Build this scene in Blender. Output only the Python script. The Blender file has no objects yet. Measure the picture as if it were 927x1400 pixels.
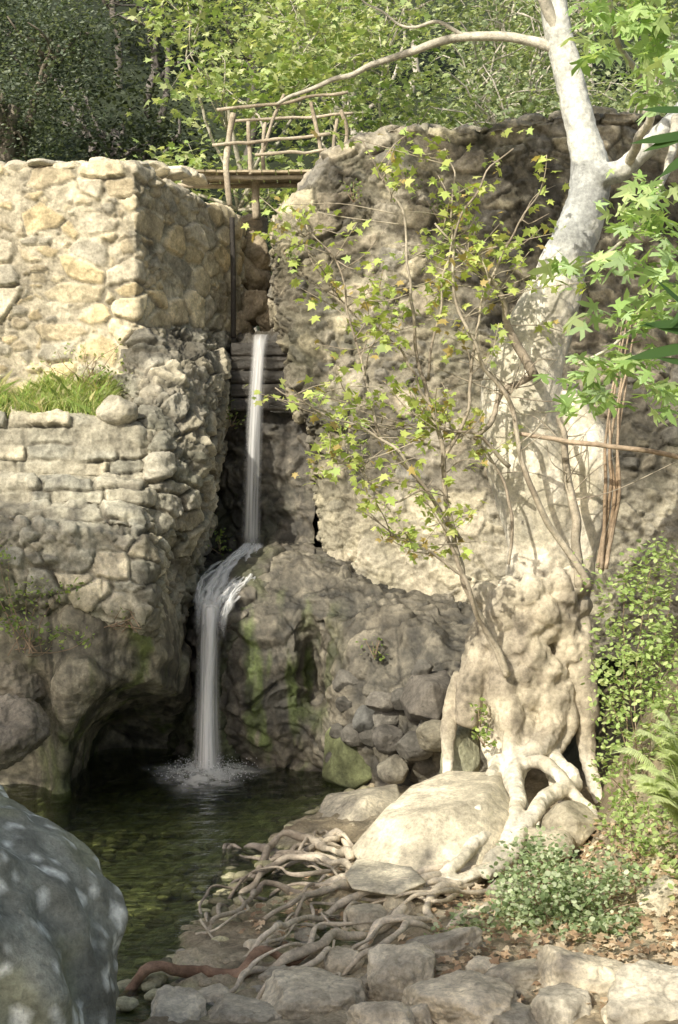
import bpy, math, numpy as np, itertools, bmesh
from mathutils import Vector
rng=np.random.default_rng(7)
F=1923.0; CZ=2.5
def W(px,py,d): return np.array([(px-463.5)/F*d, d, CZ+(700-py)/F*d])
# ------------------------------------------------ noise
def hsh(ix,iy,iz,k=0):
    h=(ix.astype(np.int64)*374761393+iy.astype(np.int64)*668265263+iz.astype(np.int64)*2147483647+k*1274126177)&0xffffffff
    h=((h^(h>>13))*1274126177)&0xffffffff
    h=((h^(h>>15))*2246822519)&0xffffffff
    return ((h^(h>>16))&0xffffff)/float(0xffffff)
def vnoise(p,k=0):
    i=np.floor(p); f=p-i; f=f*f*(3-2*f); i=i.astype(np.int64); r=0
    for a in (0,1):
        wa=f[:,0] if a else 1-f[:,0]
        for b in (0,1):
            wb=f[:,1] if b else 1-f[:,1]
            for c in (0,1):
                wc=f[:,2] if c else 1-f[:,2]
                r=r+wa*wb*wc*hsh(i[:,0]+a,i[:,1]+b,i[:,2]+c,k)
    return r*2-1
def fbm(p,o=4,k=0,g=.5):
    r=0;a=1
    for j in range(o):
        r=r+a*vnoise(p*(2.03**j)+j*17.3,k+j); a*=g
    return r
def ridge(p,o=4,k=0):
    r=0;a=1
    for j in range(o):
        r=r+a*(1-2*np.abs(vnoise(p*(2.1**j)+j*11.3,k+j))); a*=.5
    return r*.6
def worley(p,k=0,tilt=False):
    i=np.floor(p).astype(np.int64); n=len(p)
    f1=np.full(n,9.);f2=np.full(n,9.);idd=np.zeros(n); dv=np.zeros((n,3))
    for a in (-1,0,1):
        for b in (-1,0,1):
            for c in (-1,0,1):
                x=i[:,0]+a;y=i[:,1]+b;z=i[:,2]+c
                q=np.stack([x+hsh(x,y,z,k+1),y+hsh(x,y,z,k+2),z+hsh(x,y,z,k+3)],1)
                dd=q-p; d=np.sqrt((dd**2).sum(1)); h=hsh(x,y,z,k+4)
                c1=d<f1
                f2=np.where(c1,f1,np.minimum(f2,d)); idd=np.where(c1,h,idd); f1=np.where(c1,d,f1)
                if tilt: dv=np.where(c1[:,None],dd,dv)
    if tilt:
        g=np.stack([np.sin(idd*91),np.cos(idd*57),np.sin(idd*133+1)],1)
        return f1,f2,idd,(dv*g).sum(1)
    return f1,f2,idd
def ss(a,b,x):
    t=np.clip((x-a)/(b-a),0,1); return t*t*(3-2*t)
def mix(a,b,t):
    t=np.asarray(t)[...,None]; return np.asarray(a)*(1-t)+np.asarray(b)*t
# ------------------------------------------------ materials
def nt(m):
    m.use_nodes=True; t=m.node_tree; t.nodes.clear(); return t,t.nodes.new,t.links.new
def rock_mat(name,bump=.5,sc=1.0,spec=.35):
    m=bpy.data.materials.new(name); t,N,L=nt(m)
    o=N('ShaderNodeOutputMaterial'); b=N('ShaderNodeBsdfPrincipled'); L(b.outputs[0],o.inputs[0])
    at=N('ShaderNodeAttribute'); at.attribute_name='Col'
    tc=N('ShaderNodeTexCoord')
    n1=N('ShaderNodeTexNoise'); n1.inputs['Scale'].default_value=5*sc; n1.inputs['Detail'].default_value=8; n1.inputs['Roughness'].default_value=.65
    n2=N('ShaderNodeTexNoise'); n2.inputs['Scale'].default_value=34*sc; n2.inputs['Detail'].default_value=6; n2.inputs['Roughness'].default_value=.75
    for n in (n1,n2): L(tc.outputs['Object'],n.inputs['Vector'])
    r1=N('ShaderNodeMapRange'); r1.inputs[1].default_value=.3; r1.inputs[2].default_value=.7; r1.inputs[3].default_value=.66; r1.inputs[4].default_value=1.34; L(n1.outputs[0],r1.inputs[0])
    r2=N('ShaderNodeMapRange'); r2.inputs[1].default_value=.32; r2.inputs[2].default_value=.68; r2.inputs[3].default_value=.66; r2.inputs[4].default_value=1.34; L(n2.outputs[0],r2.inputs[0])
    mu=N('ShaderNodeMath'); mu.operation='MULTIPLY'; L(r1.outputs[0],mu.inputs[0]); L(r2.outputs[0],mu.inputs[1])
    vm=N('ShaderNodeVectorMath'); vm.operation='SCALE'; L(at.outputs['Color'],vm.inputs[0]); L(mu.outputs[0],vm.inputs['Scale'])
    L(vm.outputs[0],b.inputs['Base Color']); L(at.outputs['Alpha'],b.inputs['Roughness'])
    b.inputs['Specular IOR Level'].default_value=spec
    bp=N('ShaderNodeBump'); bp.inputs['Strength'].default_value=bump; bp.inputs['Distance'].default_value=.03
    ad=N('ShaderNodeMath'); ad.operation='MULTIPLY_ADD'; ad.inputs[1].default_value=1.2; L(n1.outputs[0],ad.inputs[0]); L(n2.outputs[0],ad.inputs[2])
    L(ad.outputs[0],bp.inputs['Height']); L(bp.outputs[0],b.inputs['Normal'])
    return m
def leaf_mat(name,tr=.35,rough=.45):
    m=bpy.data.materials.new(name); t,N,L=nt(m)
    o=N('ShaderNodeOutputMaterial'); mx=N('ShaderNodeMixShader'); b=N('ShaderNodeBsdfPrincipled'); tl=N('ShaderNodeBsdfTranslucent')
    at=N('ShaderNodeAttribute'); at.attribute_name='Col'
    L(at.outputs['Color'],b.inputs['Base Color']); b.inputs['Roughness'].default_value=rough
    b.inputs['Specular IOR Level'].default_value=.35
    h=N('ShaderNodeMixRGB'); h.blend_type='MULTIPLY'; h.inputs[0].default_value=1; h.inputs[2].default_value=(1.4,1.4,.75,1)
    L(at.outputs['Color'],h.inputs[1]); L(h.outputs[0],tl.inputs['Color'])
    mx.inputs[0].default_value=tr; L(b.outputs[0],mx.inputs[1]); L(tl.outputs[0],mx.inputs[2]); L(mx.outputs[0],o.inputs[0])
    return m
M_rock=rock_mat('stone_surface',.55); M_wet=rock_mat('wet_stone',.6,1,.6); M_ground=rock_mat('earth_surface',.8,1.4,.2)
M_bark=rock_mat('bark_surface',.45,.8,.2); M_boulder=rock_mat('boulder_surface',.6,1.0)
M_leaf=leaf_mat('leaf_surface'); M_leafdry=leaf_mat('dry_leaf_surface',.15,.7); M_leafbg=leaf_mat('far_leaf_surface',.4,.6)
# ------------------------------------------------ mesh helpers
COL=bpy.context.scene.collection; WL={}
def mkmesh(name,V,Fs,C=None,mat=None,smooth=True):
    if not isinstance(Fs,list): Fs=[Fs]
    Fs=[f for f in Fs if len(f)]
    me=bpy.data.meshes.new(name)
    me.vertices.add(len(V)); me.vertices.foreach_set('co',np.ascontiguousarray(V,dtype=np.float32).ravel())
    tot=sum(f.size for f in Fs); npoly=sum(len(f) for f in Fs)
    me.loops.add(tot); me.polygons.add(npoly)
    me.loops.foreach_set('vertex_index',np.concatenate([f.ravel() for f in Fs]).astype(np.int32))
    lt=np.concatenate([np.full(len(f),f.shape[1]) for f in Fs]).astype(np.int32)
    ls=np.concatenate([[0],np.cumsum(lt)[:-1]]).astype(np.int32)
    me.polygons.foreach_set('loop_start',ls); me.polygons.foreach_set('loop_total',lt)
    me.polygons.foreach_set('use_smooth',np.full(npoly,smooth))
    me.update(calc_edges=True); me.validate()
    if C is not None:
        if C.shape[1]==3: C=np.concatenate([C,np.full((len(C),1),.85)],1)
        a=me.color_attributes.new('Col','FLOAT_COLOR','POINT'); a.data.foreach_set('color',np.clip(C,0,1).astype(np.float32).ravel())
    if mat: me.materials.append(mat)
    return me
def put(name,V,Fs,C,mat,parent=None,label=None,category=None,group=None,kind=None,smooth=True):
    V=np.asarray(V,dtype=float); org=np.array([V[:,0].mean(),V[:,1].mean(),V[:,2].min()])
    me=mkmesh(name,V-org,Fs,C,mat,smooth)
    return reg(bpy.data.objects.new(name,me),org,parent,label,category,group,kind)
def reg(o,org,parent=None,label=None,category=None,group=None,kind=None):
    COL.objects.link(o)
    if parent is not None:
        o.parent=parent; o.location=Vector(np.array(org)-WL[parent.name])
    else: o.location=Vector(org)
    WL[o.name]=np.array(org,dtype=float)
    if label: o['label']=label
    if category: o['category']=category
    if group: o['group']=group
    if kind: o['kind']=kind
    return o
def empty(name,loc,label,category,group=None):
    return reg(bpy.data.objects.new(name,None),loc,None,label,category,group)
def gridF(nv,nu):
    i=np.arange(nv-1)[:,None]*nu+np.arange(nu-1)[None]
    return np.stack([i,i+1,i+1+nu,i+nu],-1).reshape(-1,4)
def crom(P,t):
    n=len(P); Q=np.concatenate([[2*P[0]-P[1]],P,[2*P[-1]-P[-2]]]); i=np.clip(np.floor(t).astype(int),0,n-2); f=t-i
    f=f.reshape((len(t),)+(1,)*(P.ndim-1)); a,b,c,d=Q[i],Q[i+1],Q[i+2],Q[i+3]
    return .5*(2*b+(c-a)*f+(2*a-5*b+4*c-d)*f*f+(3*b-a-3*c+d)*f**3)
def params(P,res,ax):
    d=np.sqrt((np.diff(P,axis=ax)**2).sum(-1)); d=d.max(axis=1-ax) if d.ndim>1 else d
    cum=np.concatenate([[0],np.cumsum(np.maximum(d,1e-3))]); n=max(4,int(cum[-1]/res)); return np.interp(np.linspace(0,cum[-1],n),cum,np.arange(len(cum)))
def sheet(name,ctrl,res,fn,mat,lin=False,**kw):
    P=np.array(ctrl,dtype=float)
    tv=params(P,res,0); tu=params(P,res,1)
    def lerp(P,t):
        i=np.clip(np.floor(t).astype(int),0,len(P)-2); f=(t-i).reshape(-1,1,1); return P[i]*(1-f)+P[i+1]*f
    ev=lerp if lin else crom
    A=ev(P,tv); A=ev(A.transpose(1,0,2),tu).transpose(1,0,2)
    nv,nu=A.shape[:2]
    N=np.cross(np.gradient(A,axis=1),np.gradient(A,axis=0)); N/=np.linalg.norm(N,axis=2,keepdims=True)+1e-9
    c=A.reshape(-1,3).mean(0)
    if (N.reshape(-1,3)*(np.array([0,0,CZ])-c)).sum(1).mean()<0: N=-N
    p=A.reshape(-1,3); n=N.reshape(-1,3)
    disp,C=fn(p)
    return put(name,p+n*disp[:,None],gridF(nv,nu),C,mat,**kw)
# ------------------------------------------------ surface recipes
def masonry(scale=(.36,.36,.23),depth=.05,stones=((.42,.36,.25),(.36,.32,.24),(.45,.37,.22),(.30,.28,.24)),mortar=(.45,.40,.30),bury=.25,rough=.02,k=0,moss=0,dark=0,tone=None,low=1.,joint=.012,jd=.5,brk=(-.25,.2)):
    st=np.array(stones)
    def f(p):
        q=p+np.stack([fbm(p*2.5,4,k+5),fbm(p*2.5,4,k+6),fbm(p*2.5,4,k+7)],1)*.05
        f1,f2,i,tl=worley(q/np.array(scale),k,True)
        g1,g2,j,tj=worley(q/(np.array(scale)*.45)+9,k+31,True)
        e=f2-f1+.035*fbm(p*16,2,k+2); vis=(i>bury)*1.
        m=ss(.05,.14,e)*vis
        m2=ss(.05,.16,g2-g1)*(j>.4)*(1-m)*(1-vis)
        r=(i*7.77)%1; r2=(i*31.7)%1; r3=(j*13.3)%1
        n=fbm(p*3,4,k+9); nf=fbm(p*12,4,k+11,.65); rg=ridge(p*7,4,k+15)
        gr=vis*ss(.11,.03,e)*ss(brk[0],brk[1],fbm(p*4,3,k+77))+(1-vis)*(j>.4)*ss(.12,.03,g2-g1)*.6
        d=m*depth*(.35+.8*r+.5*tl)+m2*depth*(.25+.5*r3)-gr*joint+n*rough*low+nf*rough*.7+rg*rough*.8*(1-m*.6)
        c=mix(mortar,st[(r2*len(st)*.999).astype(int)],m); c=mix(c,st[(r3*len(st)*.999).astype(int)]*.95,m2*.9)
        c=c*(1+.2*n+.22*nf)[:,None]*(.8+.4*r*m)[:,None]*(1-jd*gr)[:,None]  # joints darkened too: groove shadow put into the colour
        if moss: c=mix(c,(.16,.18,.06),ss(.1,.8,fbm(p*1.7,4,k+20)+.2)*moss)
        if dark: c=c*(1-dark*ss(-.1,.5,fbm(p*np.array([2.,2,.9]),4,k+22)))[:,None]
        if tone is not None: c=tone(p,c)
        return d,np.concatenate([c,np.full((len(c),1),.9)],1)
    return f
def coursed(ch=.15,bw=.36,depth=.06,stones=((.42,.40,.32),(.54,.49,.37),(.46,.43,.34),(.36,.35,.29)),mortar=(.46,.43,.34),k=0):
    st=np.array(stones); rub=masonry((.30,.30,.20),.065,stones=st*.95,mortar=(.40,.38,.30),bury=.25,k=k+50,rough=.03,low=1.8,joint=.018,jd=.5)
    def f(p):
        wx=fbm(p*1.8,3,k+5)*.06+fbm(p*8,3,k+3)*.015; wz=fbm(p*1.3,3,k+6)*.05+fbm(p*8,3,k+4)*.012
        zz=(p[:,2]+wz)/ch; ro=np.floor(zz); fz=zz-ro; h=hsh(ro,ro*0,ro*0,k)
        xx=(p[:,0]+p[:,1]*.4+wx)/(bw*(.5+1.1*h))+h*9; co=np.floor(xx); fx=xx-co
        i=hsh(co,ro,ro*0,k+1); i2=hsh(co,ro,ro*0,k+2)
        e=np.minimum(np.minimum(fz,1-fz)*ch,np.minimum(fx,1-fx)*bw*.9)
        er=ss(.3,.7,fbm(p*1.5,3,k+30)+.35*ss(3.0,3.2,p[:,2]))
        m=ss(.003,.018,e)*(1-.85*er)
        n=fbm(p*2.4,4,k+9); nf=fbm(p*12,4,k+11,.65); rg=ridge(p*5,4,k+15)
        gr=ss(.02,.003,e)*(1-er)
        d=m*depth*(.1+1.0*i)-gr*.02+n*.03+nf*.012+rg*.02
        c=mix(mortar,st[(i2*len(st)*.999).astype(int)],m)*(.8+.35*i*m)[:,None]*(1+.2*n+.22*nf)[:,None]*(1-.5*gr)[:,None]
        d2,c2=rub(p); z=ss(2.45,2.3,p[:,2]+.15*n)
        d=d*(1-z)+d2*z; c=mix(c,c2[:,:3],z)
        c=c*(1-.4*ss(-.05,.6,fbm(p*np.array([3.,2,.6]),4,k+22)))[:,None]
        c=mix(c,(.17,.19,.08),ss(.2,.9,fbm(p*1.7,4,k+20)+.2)*.4*ss(2.6,1.8,p[:,2]))
        return d,np.concatenate([c,np.full((len(c),1),.9)],1)
    return f
def cliff(base=(.22,.20,.17),alt=(.33,.29,.23),amp=.13,k=0,moss=None,wet=0.,blk=(.5,.5,.35),mc=(.10,.13,.03),streak=0,sub=1.):
    def f(p):
        q=p+np.stack([fbm(p*1.3,3,k+5),fbm(p*1.3,3,k+6),fbm(p*1.3,3,k+7)],1)*.15
        f1,f2,i,t1=worley(q/np.array(blk),k,True); g1,g2,j,t2=worley(q/(np.array(blk)*.36)+5,k+40,True)
        w1=ss(0,.16,f2-f1); w2=ss(0,.2,g2-g1)
        n=fbm(p*1.6,5,k+9,.55); nf=fbm(p*10,4,k+11,.65); rg=ridge(p*4.5,5,k+14)
        d=amp*(w1*(.6*i+.8*t1)+sub*w2*(.35*j+.4*t2)+.4*n+.12*nf+.12*rg-.3)
        c=mix(base,alt,np.clip(.5+.6*n+.5*(i-.5)+.3*nf,0,1)); c=c*(1+sub*(.6*j-.3))[:,None]*(1+.3*nf)[:,None]
        c=c*(.5+.5*ss(0,.06,f2-f1))[:,None]*(1-sub*.4*ss(.08,0,g2-g1))[:,None]  # crevices between blocks darkened, occlusion shade put into the colour
        ro=np.full(len(p),.85-.5*wet)+.1*nf
        if moss is not None:
            mm=np.clip(moss(p),0,1)*ss(-.3,.5,fbm(p*np.array([3.5,3.5,1.2]),4,k+20)); c=mix(c,np.array(mc)*(1+.5*nf)[:,None],mm)
        if streak:
            sk=fbm(p*np.array([9,5,.7]),4,k+60); c=c*(1-streak*ss(0,.45,sk))[:,None]
        return d,np.concatenate([c,ro[:,None]],1)
    return f
# ------------------------------------------------ terrain
def shx(y): return np.interp(y,[5.5,7.2,8.2,9.5,11.0,12.2,13,14.5],[-1.9,-1.02,-.72,-.62,-.25,.05,.5,.85])
def H0(x,y):
    x=np.asarray(x,float); y=np.asarray(y,float)
    s=x-shx(y)
    h=np.where(s<0,np.maximum(-.38,.32*s),.045*s+.03*np.clip(s-1.5,0,3))+.01
    x0=np.interp(y,[6,8,9.5,11,13],[2.7,1.85,1.6,2.0,2.2]); h=h+1.3*np.clip(x-x0,0,1.9)
    h=h+.35*np.exp(-((x-1.5)**2+(y-11.4)**2)/.6)
    near=ss(6.6,2.5,y); h=h*(1-near)+.9*near
    hill=4.25+.22*np.clip(y-17,0,9)+.62*np.clip(y-26,0,60)+.12*np.clip(np.abs(x)-4,0,30)
    t=ss(15.4,16.7,y); h=h*(1-t)+hill*t
    return h
def H(x,y):
    x=np.asarray(x,float);y=np.asarray(y,float); sh=x.shape
    p=np.stack([x.ravel(),y.ravel(),np.zeros(x.size)],1)
    return H0(x,y)+(fbm(p*1.1,4,3)*.06+fbm(p*7,3,4)*.012).reshape(sh)
def G(px,py,dd=0):
    ds=np.linspace(4,15,900); x=(px-463.5)/F*ds; z=CZ+(700-py)/F*ds
    hh=H(x,ds); k=np.where(hh>=z)[0]; d=ds[k[0]] if len(k) else 13.5
    return np.array([(px-463.5)/F*d,d,float(H(np.array([(px-463.5)/F*d]),np.array([d]))[0])+dd])
xs=np.concatenate([-np.geomspace(160,5.2,26),np.arange(-5,5,.035),np.geomspace(5.2,160,26)])
ys=np.concatenate([-np.geomspace(80,1,12),np.arange(0,5.4,.3),np.arange(5.5,14.5,.035),np.arange(14.8,20,.3),np.geomspace(20.5,180,40)])
X,Y=np.meshgrid(xs,ys); Z=H(X,Y)
p=np.stack([X.ravel(),Y.ravel(),Z.ravel()],1)
f1,f2,ii=worley(np.stack([p[:,0]/.13,p[:,1]/.13,p[:,0]*0+.3],1),77); g1,g2,jj=worley(np.stack([p[:,0]/.06,p[:,1]/.06,p[:,0]*0+.3],1),78)
core=((np.abs(p[:,0])<5)&(p[:,1]>5.5)&(p[:,1]<14.5)).astype(float)
peb=(ss(0,.35,f2-f1)*(ii>.35)*.035+ss(0,.4,g2-g1)*.012)*core
p[:,2]+=peb*np.where(p[:,2]<.02,1,.6)
n=fbm(p*2,4,50)
dry=mix((.34,.28,.19),(.50,.44,.32),np.clip(.5+.7*n,0,1))*(.7+.6*ii)[:,None]
wetc=mix((.28,.28,.14),(.56,.54,.33),ii)*(.6+.7*jj)[:,None]
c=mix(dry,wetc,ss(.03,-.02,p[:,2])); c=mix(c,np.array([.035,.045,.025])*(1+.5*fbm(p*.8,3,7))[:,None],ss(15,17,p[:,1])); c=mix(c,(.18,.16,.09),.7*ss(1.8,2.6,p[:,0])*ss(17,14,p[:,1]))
put('ground',p,gridF(len(ys),len(xs)),np.concatenate([c,np.where(p[:,2:]<.03,.4,.95)],1),M_ground,kind='structure',label='stony earth bank and pebbly pool bed',category='ground')
# water
m=bpy.data.materials.new('pool_water'); t,N,L=nt(m)
o=N('ShaderNodeOutputMaterial'); mx=N('ShaderNodeMixShader'); tr=N('ShaderNodeBsdfTransparent'); tr.inputs[0].default_value=(.70,.77,.55,1)
gl=N('ShaderNodeBsdfGlossy'); gl.inputs['Roughness'].default_value=.05; gl.inputs['Color'].default_value=(.95,.98,1,1)
fr=N('ShaderNodeFresnel'); fr.inputs['IOR'].default_value=1.45
tc=N('ShaderNodeTexCoord'); mp=N('ShaderNodeMapping'); mp.inputs['Scale'].default_value=(2.2,6,1); L(tc.outputs['Object'],mp.inputs[0])
no=N('ShaderNodeTexNoise'); no.inputs['Scale'].default_value=2.6; no.inputs['Detail'].default_value=4; L(mp.outputs[0],no.inputs['Vector'])
bp=N('ShaderNodeBump'); bp.inputs['Strength'].default_value=.8; bp.inputs['Distance'].default_value=.08; L(no.outputs[0],bp.inputs['Height'])
L(bp.outputs[0],gl.inputs['Normal']); L(bp.outputs[0],fr.inputs['Normal']); L(fr.outputs[0],mx.inputs[0]); L(tr.outputs[0],mx.inputs[1]); L(gl.outputs[0],mx.inputs[2]); L(mx.outputs[0],o.inputs[0])
wx=np.linspace(-9,1.3,260); wy=np.linspace(5.6,15.2,260); X,Y=np.meshgrid(wx,wy)
fc=W(284,1058,13.4); fc[2]=0; R=np.hypot(X-fc[0],Y-fc[1])
Z=.018*np.sin(R*19)*np.exp(-R*.5)+.009*fbm(np.stack([X.ravel()*3,Y.ravel()*6,X.ravel()*0],1),3,8).reshape(X.shape)
put('water',np.stack([X.ravel(),Y.ravel(),Z.ravel()],1),gridF(260,260),None,m,kind='structure',label='dark clear plunge pool water',category='water')
# ------------------------------------------------ LEFT upper wall
def rows(*r): return [[W(*q) for q in row] for row in r]
lw=[]
plan=[(-9,14.6),(-6,14.4),(-4,14.2),(-2.03,14.0),(-1.75,14.6),(-1.45,15.3),(-1.2,16.0),(-1.05,17.2)]
def zt(i): return [6.0,5.98,5.95,5.97,5.9,5.86,5.9,5.9][i]
inx=[(0,1.),(0,1),(0,1),(-.5,.9),(-.8,.3),(-.8,.3),(-.8,.3),(-.8,.3)]
for k_,(off,dz) in enumerate([(1.0,.02),(.06,.02),(0,-.03),(0,-.9),(-.02,-1.7),(-.1,-2.7)]):
    lw.append([ (plan[i][0]+inx[i][0]*off, plan[i][1]+inx[i][1]*off, zt(i)+dz) for i in range(8)])
upper_stone=masonry((.38,.38,.24),.045,stones=((.64,.56,.39),(.54,.49,.38),(.64,.53,.33),(.44,.41,.33),(.57,.49,.34)),mortar=(.66,.60,.46),bury=.2,k=100,rough=.013,dark=.18,low=.9,joint=.010,jd=.45,brk=(-.35,.1))
sheet('stone_wall',lw,.016,upper_stone,M_rock,lin=True,label='sunlit rubble masonry wall beside the spillway',category='wall')
def radial(planes_n,planes_h,k,noise,sub,sharp,cap=None):
    bm=bmesh.new(); bmesh.ops.create_icosphere(bm,subdivisions=sub,radius=1); bm.verts.ensure_lookup_table()
    d=np.array([v.co[:] for v in bm.verts]); Fa=np.array([[v.index for v in f.verts] for f in bm.faces]); bm.free()
    d/=np.linalg.norm(d,axis=1,keepdims=True)
    dt=np.maximum(d@planes_n.T,1e-3); rr=np.minimum(planes_h/dt,4.); mn=rr.min(1,keepdims=True)
    if cap: mn0=np.minimum(mn[:,0],cap); e=np.exp(-(rr-mn0[:,None])*sharp).sum(1)+np.exp(-(cap-mn0)*sharp); s=mn0-np.log(e)/sharp
    else: e=np.exp(-(rr-mn)*sharp).sum(1); s=mn[:,0]-np.log(e)/sharp
    return d*(s*(1+noise*fbm(d*1.7,4,k)+noise*.4*fbm(d*7,3,k+3)+noise*.3*ridge(d*4,4,k+6)))[:,None],Fa
def stone_mesh(k,cuts=14,noise=.05,sub=4,sharp=18,flat=0):
    r_=np.random.default_rng(k); pl=r_.normal(size=(cuts,3))
    if flat: pl[:,2]*=.25
    pl/=np.linalg.norm(pl,axis=1,keepdims=True); h=r_.uniform(.62,.95,cuts)
    if flat:
        top=np.array([[r_.normal()*.12,r_.normal()*.12,1.],[r_.normal()*.3,-.5,.9]]); top/=np.linalg.norm(top,axis=1,keepdims=True)
        pl=np.concatenate([pl,top]); h=np.concatenate([h,[flat,flat*1.2]])
    return radial(pl,h,k,noise,sub,sharp,1.02)
def paint(q,col,k,moss=0,lichen=0,sub=5):
    n=fbm(q*2.5,4,k+8); nf=fbm(q*10,3,k+9)
    C=np.array(col)*(1+.25*n+.25*nf)[:,None]
    C=mix(C,np.array(col)*.5,.6*ss(.04,.0,np.abs(fbm(q*3,3,k+17)))*(sub>4))
    if moss: C=mix(C,(.10,.14,.03),moss*ss(-.1,.5,fbm(q*2,3,k+12)+.1))
    if lichen:
        w_=q+np.stack([fbm(q*16,3,k+51),fbm(q*16,3,k+52),fbm(q*16,3,k+53)],1)*.014
        a,b,i=worley(w_/.085,k); a2,b2,i2=worley(w_/.04,k+5)
        C=mix(C,(.26,.27,.15),lichen*.5*ss(.1,.7,fbm(q*4,4,k+40)))
        C=mix(C,(.80,.84,.76),lichen*np.clip(ss(.42,.37,a)*(i>.74)+ss(.5,.42,a2)*(i2>.86),0,1)*.9)
    return C
def rock(name,c,size,k,col,rot=0,tilt=0,mat=None,sub=5,moss=0,cuts=14,noise=.07,lichen=0,spec_r=.85,sharp=18,flat=0,**kw):
    q,Fa=stone_mesh(k,cuts,noise,sub,sharp=sharp,flat=flat)
    q=q*np.array(size); C=paint(q,col,k,moss,lichen,sub)
    ct,st_=math.cos(tilt),math.sin(tilt); q=q@np.array([[ct,0,st_],[0,1,0],[-st_,0,ct]])
    cr,sr=math.cos(rot),math.sin(rot); q=q@np.array([[cr,sr,0],[-sr,cr,0],[0,0,1]])
    return put(name,q+np.array(c),Fa,np.concatenate([C,np.full((len(C),1),spec_r)],1),mat or M_boulder,**kw)
def hullrock(name,P,k,col,noise=.03,sub=6,sharp=60,mat=None,**kw):
    P=np.array(P,float); c=(P.max(0)+P.min(0))/2*.5+P.mean(0)*.5; bm=bmesh.new()
    for v in P-c: bm.verts.new(v)
    res=bmesh.ops.convex_hull(bm,input=bm.verts); bm.normal_update(); pn=[];ph=[]
    for f in bm.faces:
        nn=np.array(f.normal[:]); h=nn@np.array(f.verts[0].co[:])
        if h<0: nn,h=-nn,-h
        pn.append(nn);ph.append(max(h,.02))
    bm.free(); q,Fa=radial(np.array(pn),np.array(ph),k,noise,sub,sharp)
    C=paint(q,col,k,sub=sub)
    return put(name,q+c,Fa,np.concatenate([C,np.full((len(C),1),.85)],1),mat or M_boulder,**kw)
capc=[(.62,.57,.45),(.54,.49,.38),(.48,.45,.37),(.64,.58,.44)]
capl='flat weathered cap stone lying on the masonry wall'
for j in range(19):
    px=[-5,30,62,95,128,158,186,210,238,20,80,140,176,205,228,250,268,196,222][j]; py=[231,234,229,233,229,231,230,233,238,230,230,229,230,231,235,238,246,252,256][j]; d=[14.3,14.25,14.3,14.2,14.25,14.2,14.25,14.8,15.1,14.8,14.8,14.8,14.7,15.2,15.5,15.8,16,14.4,14.8][j]
    rock('cap_stone',W(px,py,d),(.15+.05*(j%3),.17,.07+.018*(j%2)),300+j,capc[j%4],rot=j*.7,sub=4,cuts=9,sharp=30,label=capl,category='stone',group='cap stones on the old wall')
def lrow(py,d,pr=208,dr=0,w=0): return [(px,py+e+w*math.sin(px*.05),d+g) for px,e,g in [(-500,0,.2),(-200,0,.1),(0,0,0),(36,2,.02),(44,4,.0),(100,5,-.03),(140,8,.02),(190,14,.02),(pr,22,.15+dr),(pr+14,24,1.0)]]
sheet('retaining_wall',rows(lrow(556,14.1),lrow(564,13.35),lrow(570,13.12),lrow(646,13.06),lrow(654,12.8),lrow(684,12.76),lrow(692,12.6,w=2),lrow(712,12.56),lrow(722,12.4),lrow(820,12.3),lrow(860,12.6)),.016,
  coursed(k=200),M_rock,lin=True,label='weathered stepped stone retaining wall below the terrace',category='wall')
def soil(p):
    n=fbm(p*3,4,5); return n*.03, mix((.24,.22,.10),(.40,.35,.20),np.clip(.5+n,0,1))
sheet('terrace',[[(-9,13.3,3.42),(-4,13.3,3.42),(-1.75,13.3,3.38)],[(-9,13.7,3.6),(-4,13.7,3.6),(-1.75,13.7,3.5)],[(-9,14.6,4.05),(-4,14.5,3.98),(-1.7,14.4,3.85)]],.06,soil,M_ground,kind='structure',label='small grassy terrace behind the retaining wall',category='ground')
sheet('buttress',rows([(170,452,14.6),(192,446,14.05),(240,450,14.5),(285,455,15.2),(322,458,16.3),(330,458,17)],
 [(165,520,14.5),(186,505,13.75),(240,510,13.85),(290,515,14.5),(318,520,15.8),(330,520,17)],
 [(160,600,14.4),(196,575,13.35),(240,590,13.4),(282,600,13.9),(302,600,15.4),(320,600,17)],
 [(160,680,14.2),(206,660,13.1),(238,680,13.2),(272,690,13.6),(285,690,15),(300,690,17)],
 [(160,760,14),(204,760,13.1),(236,760,13.3),(262,770,13.8),(275,770,15),(290,770,17)],
 [(160,840,14),(204,840,13.2),(228,840,13.4),(246,850,14),(262,850,15),(280,850,17)],
 [(160,900,14.5),(200,880,13.8),(222,880,14.0),(236,880,14.3),(252,880,15.2),(270,880,17)]),.017,
 masonry((.36,.36,.22),.07,stones=((.36,.34,.28),(.46,.42,.32),(.30,.29,.24)),mortar=(.38,.35,.28),bury=.3,k=260,rough=.03,moss=.15,dark=.55,low=1.6,joint=.022),M_rock,label='rough conglomerate stone buttress beside the waterfall slot',category='wall')
def moss1(p): return ss(2.3,1.4,p[:,2])*ss(-3.1,-2.3,p[:,0])*.95*ss(-.2,.35,fbm(p*np.array([7,4,.8]),3,9))
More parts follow.
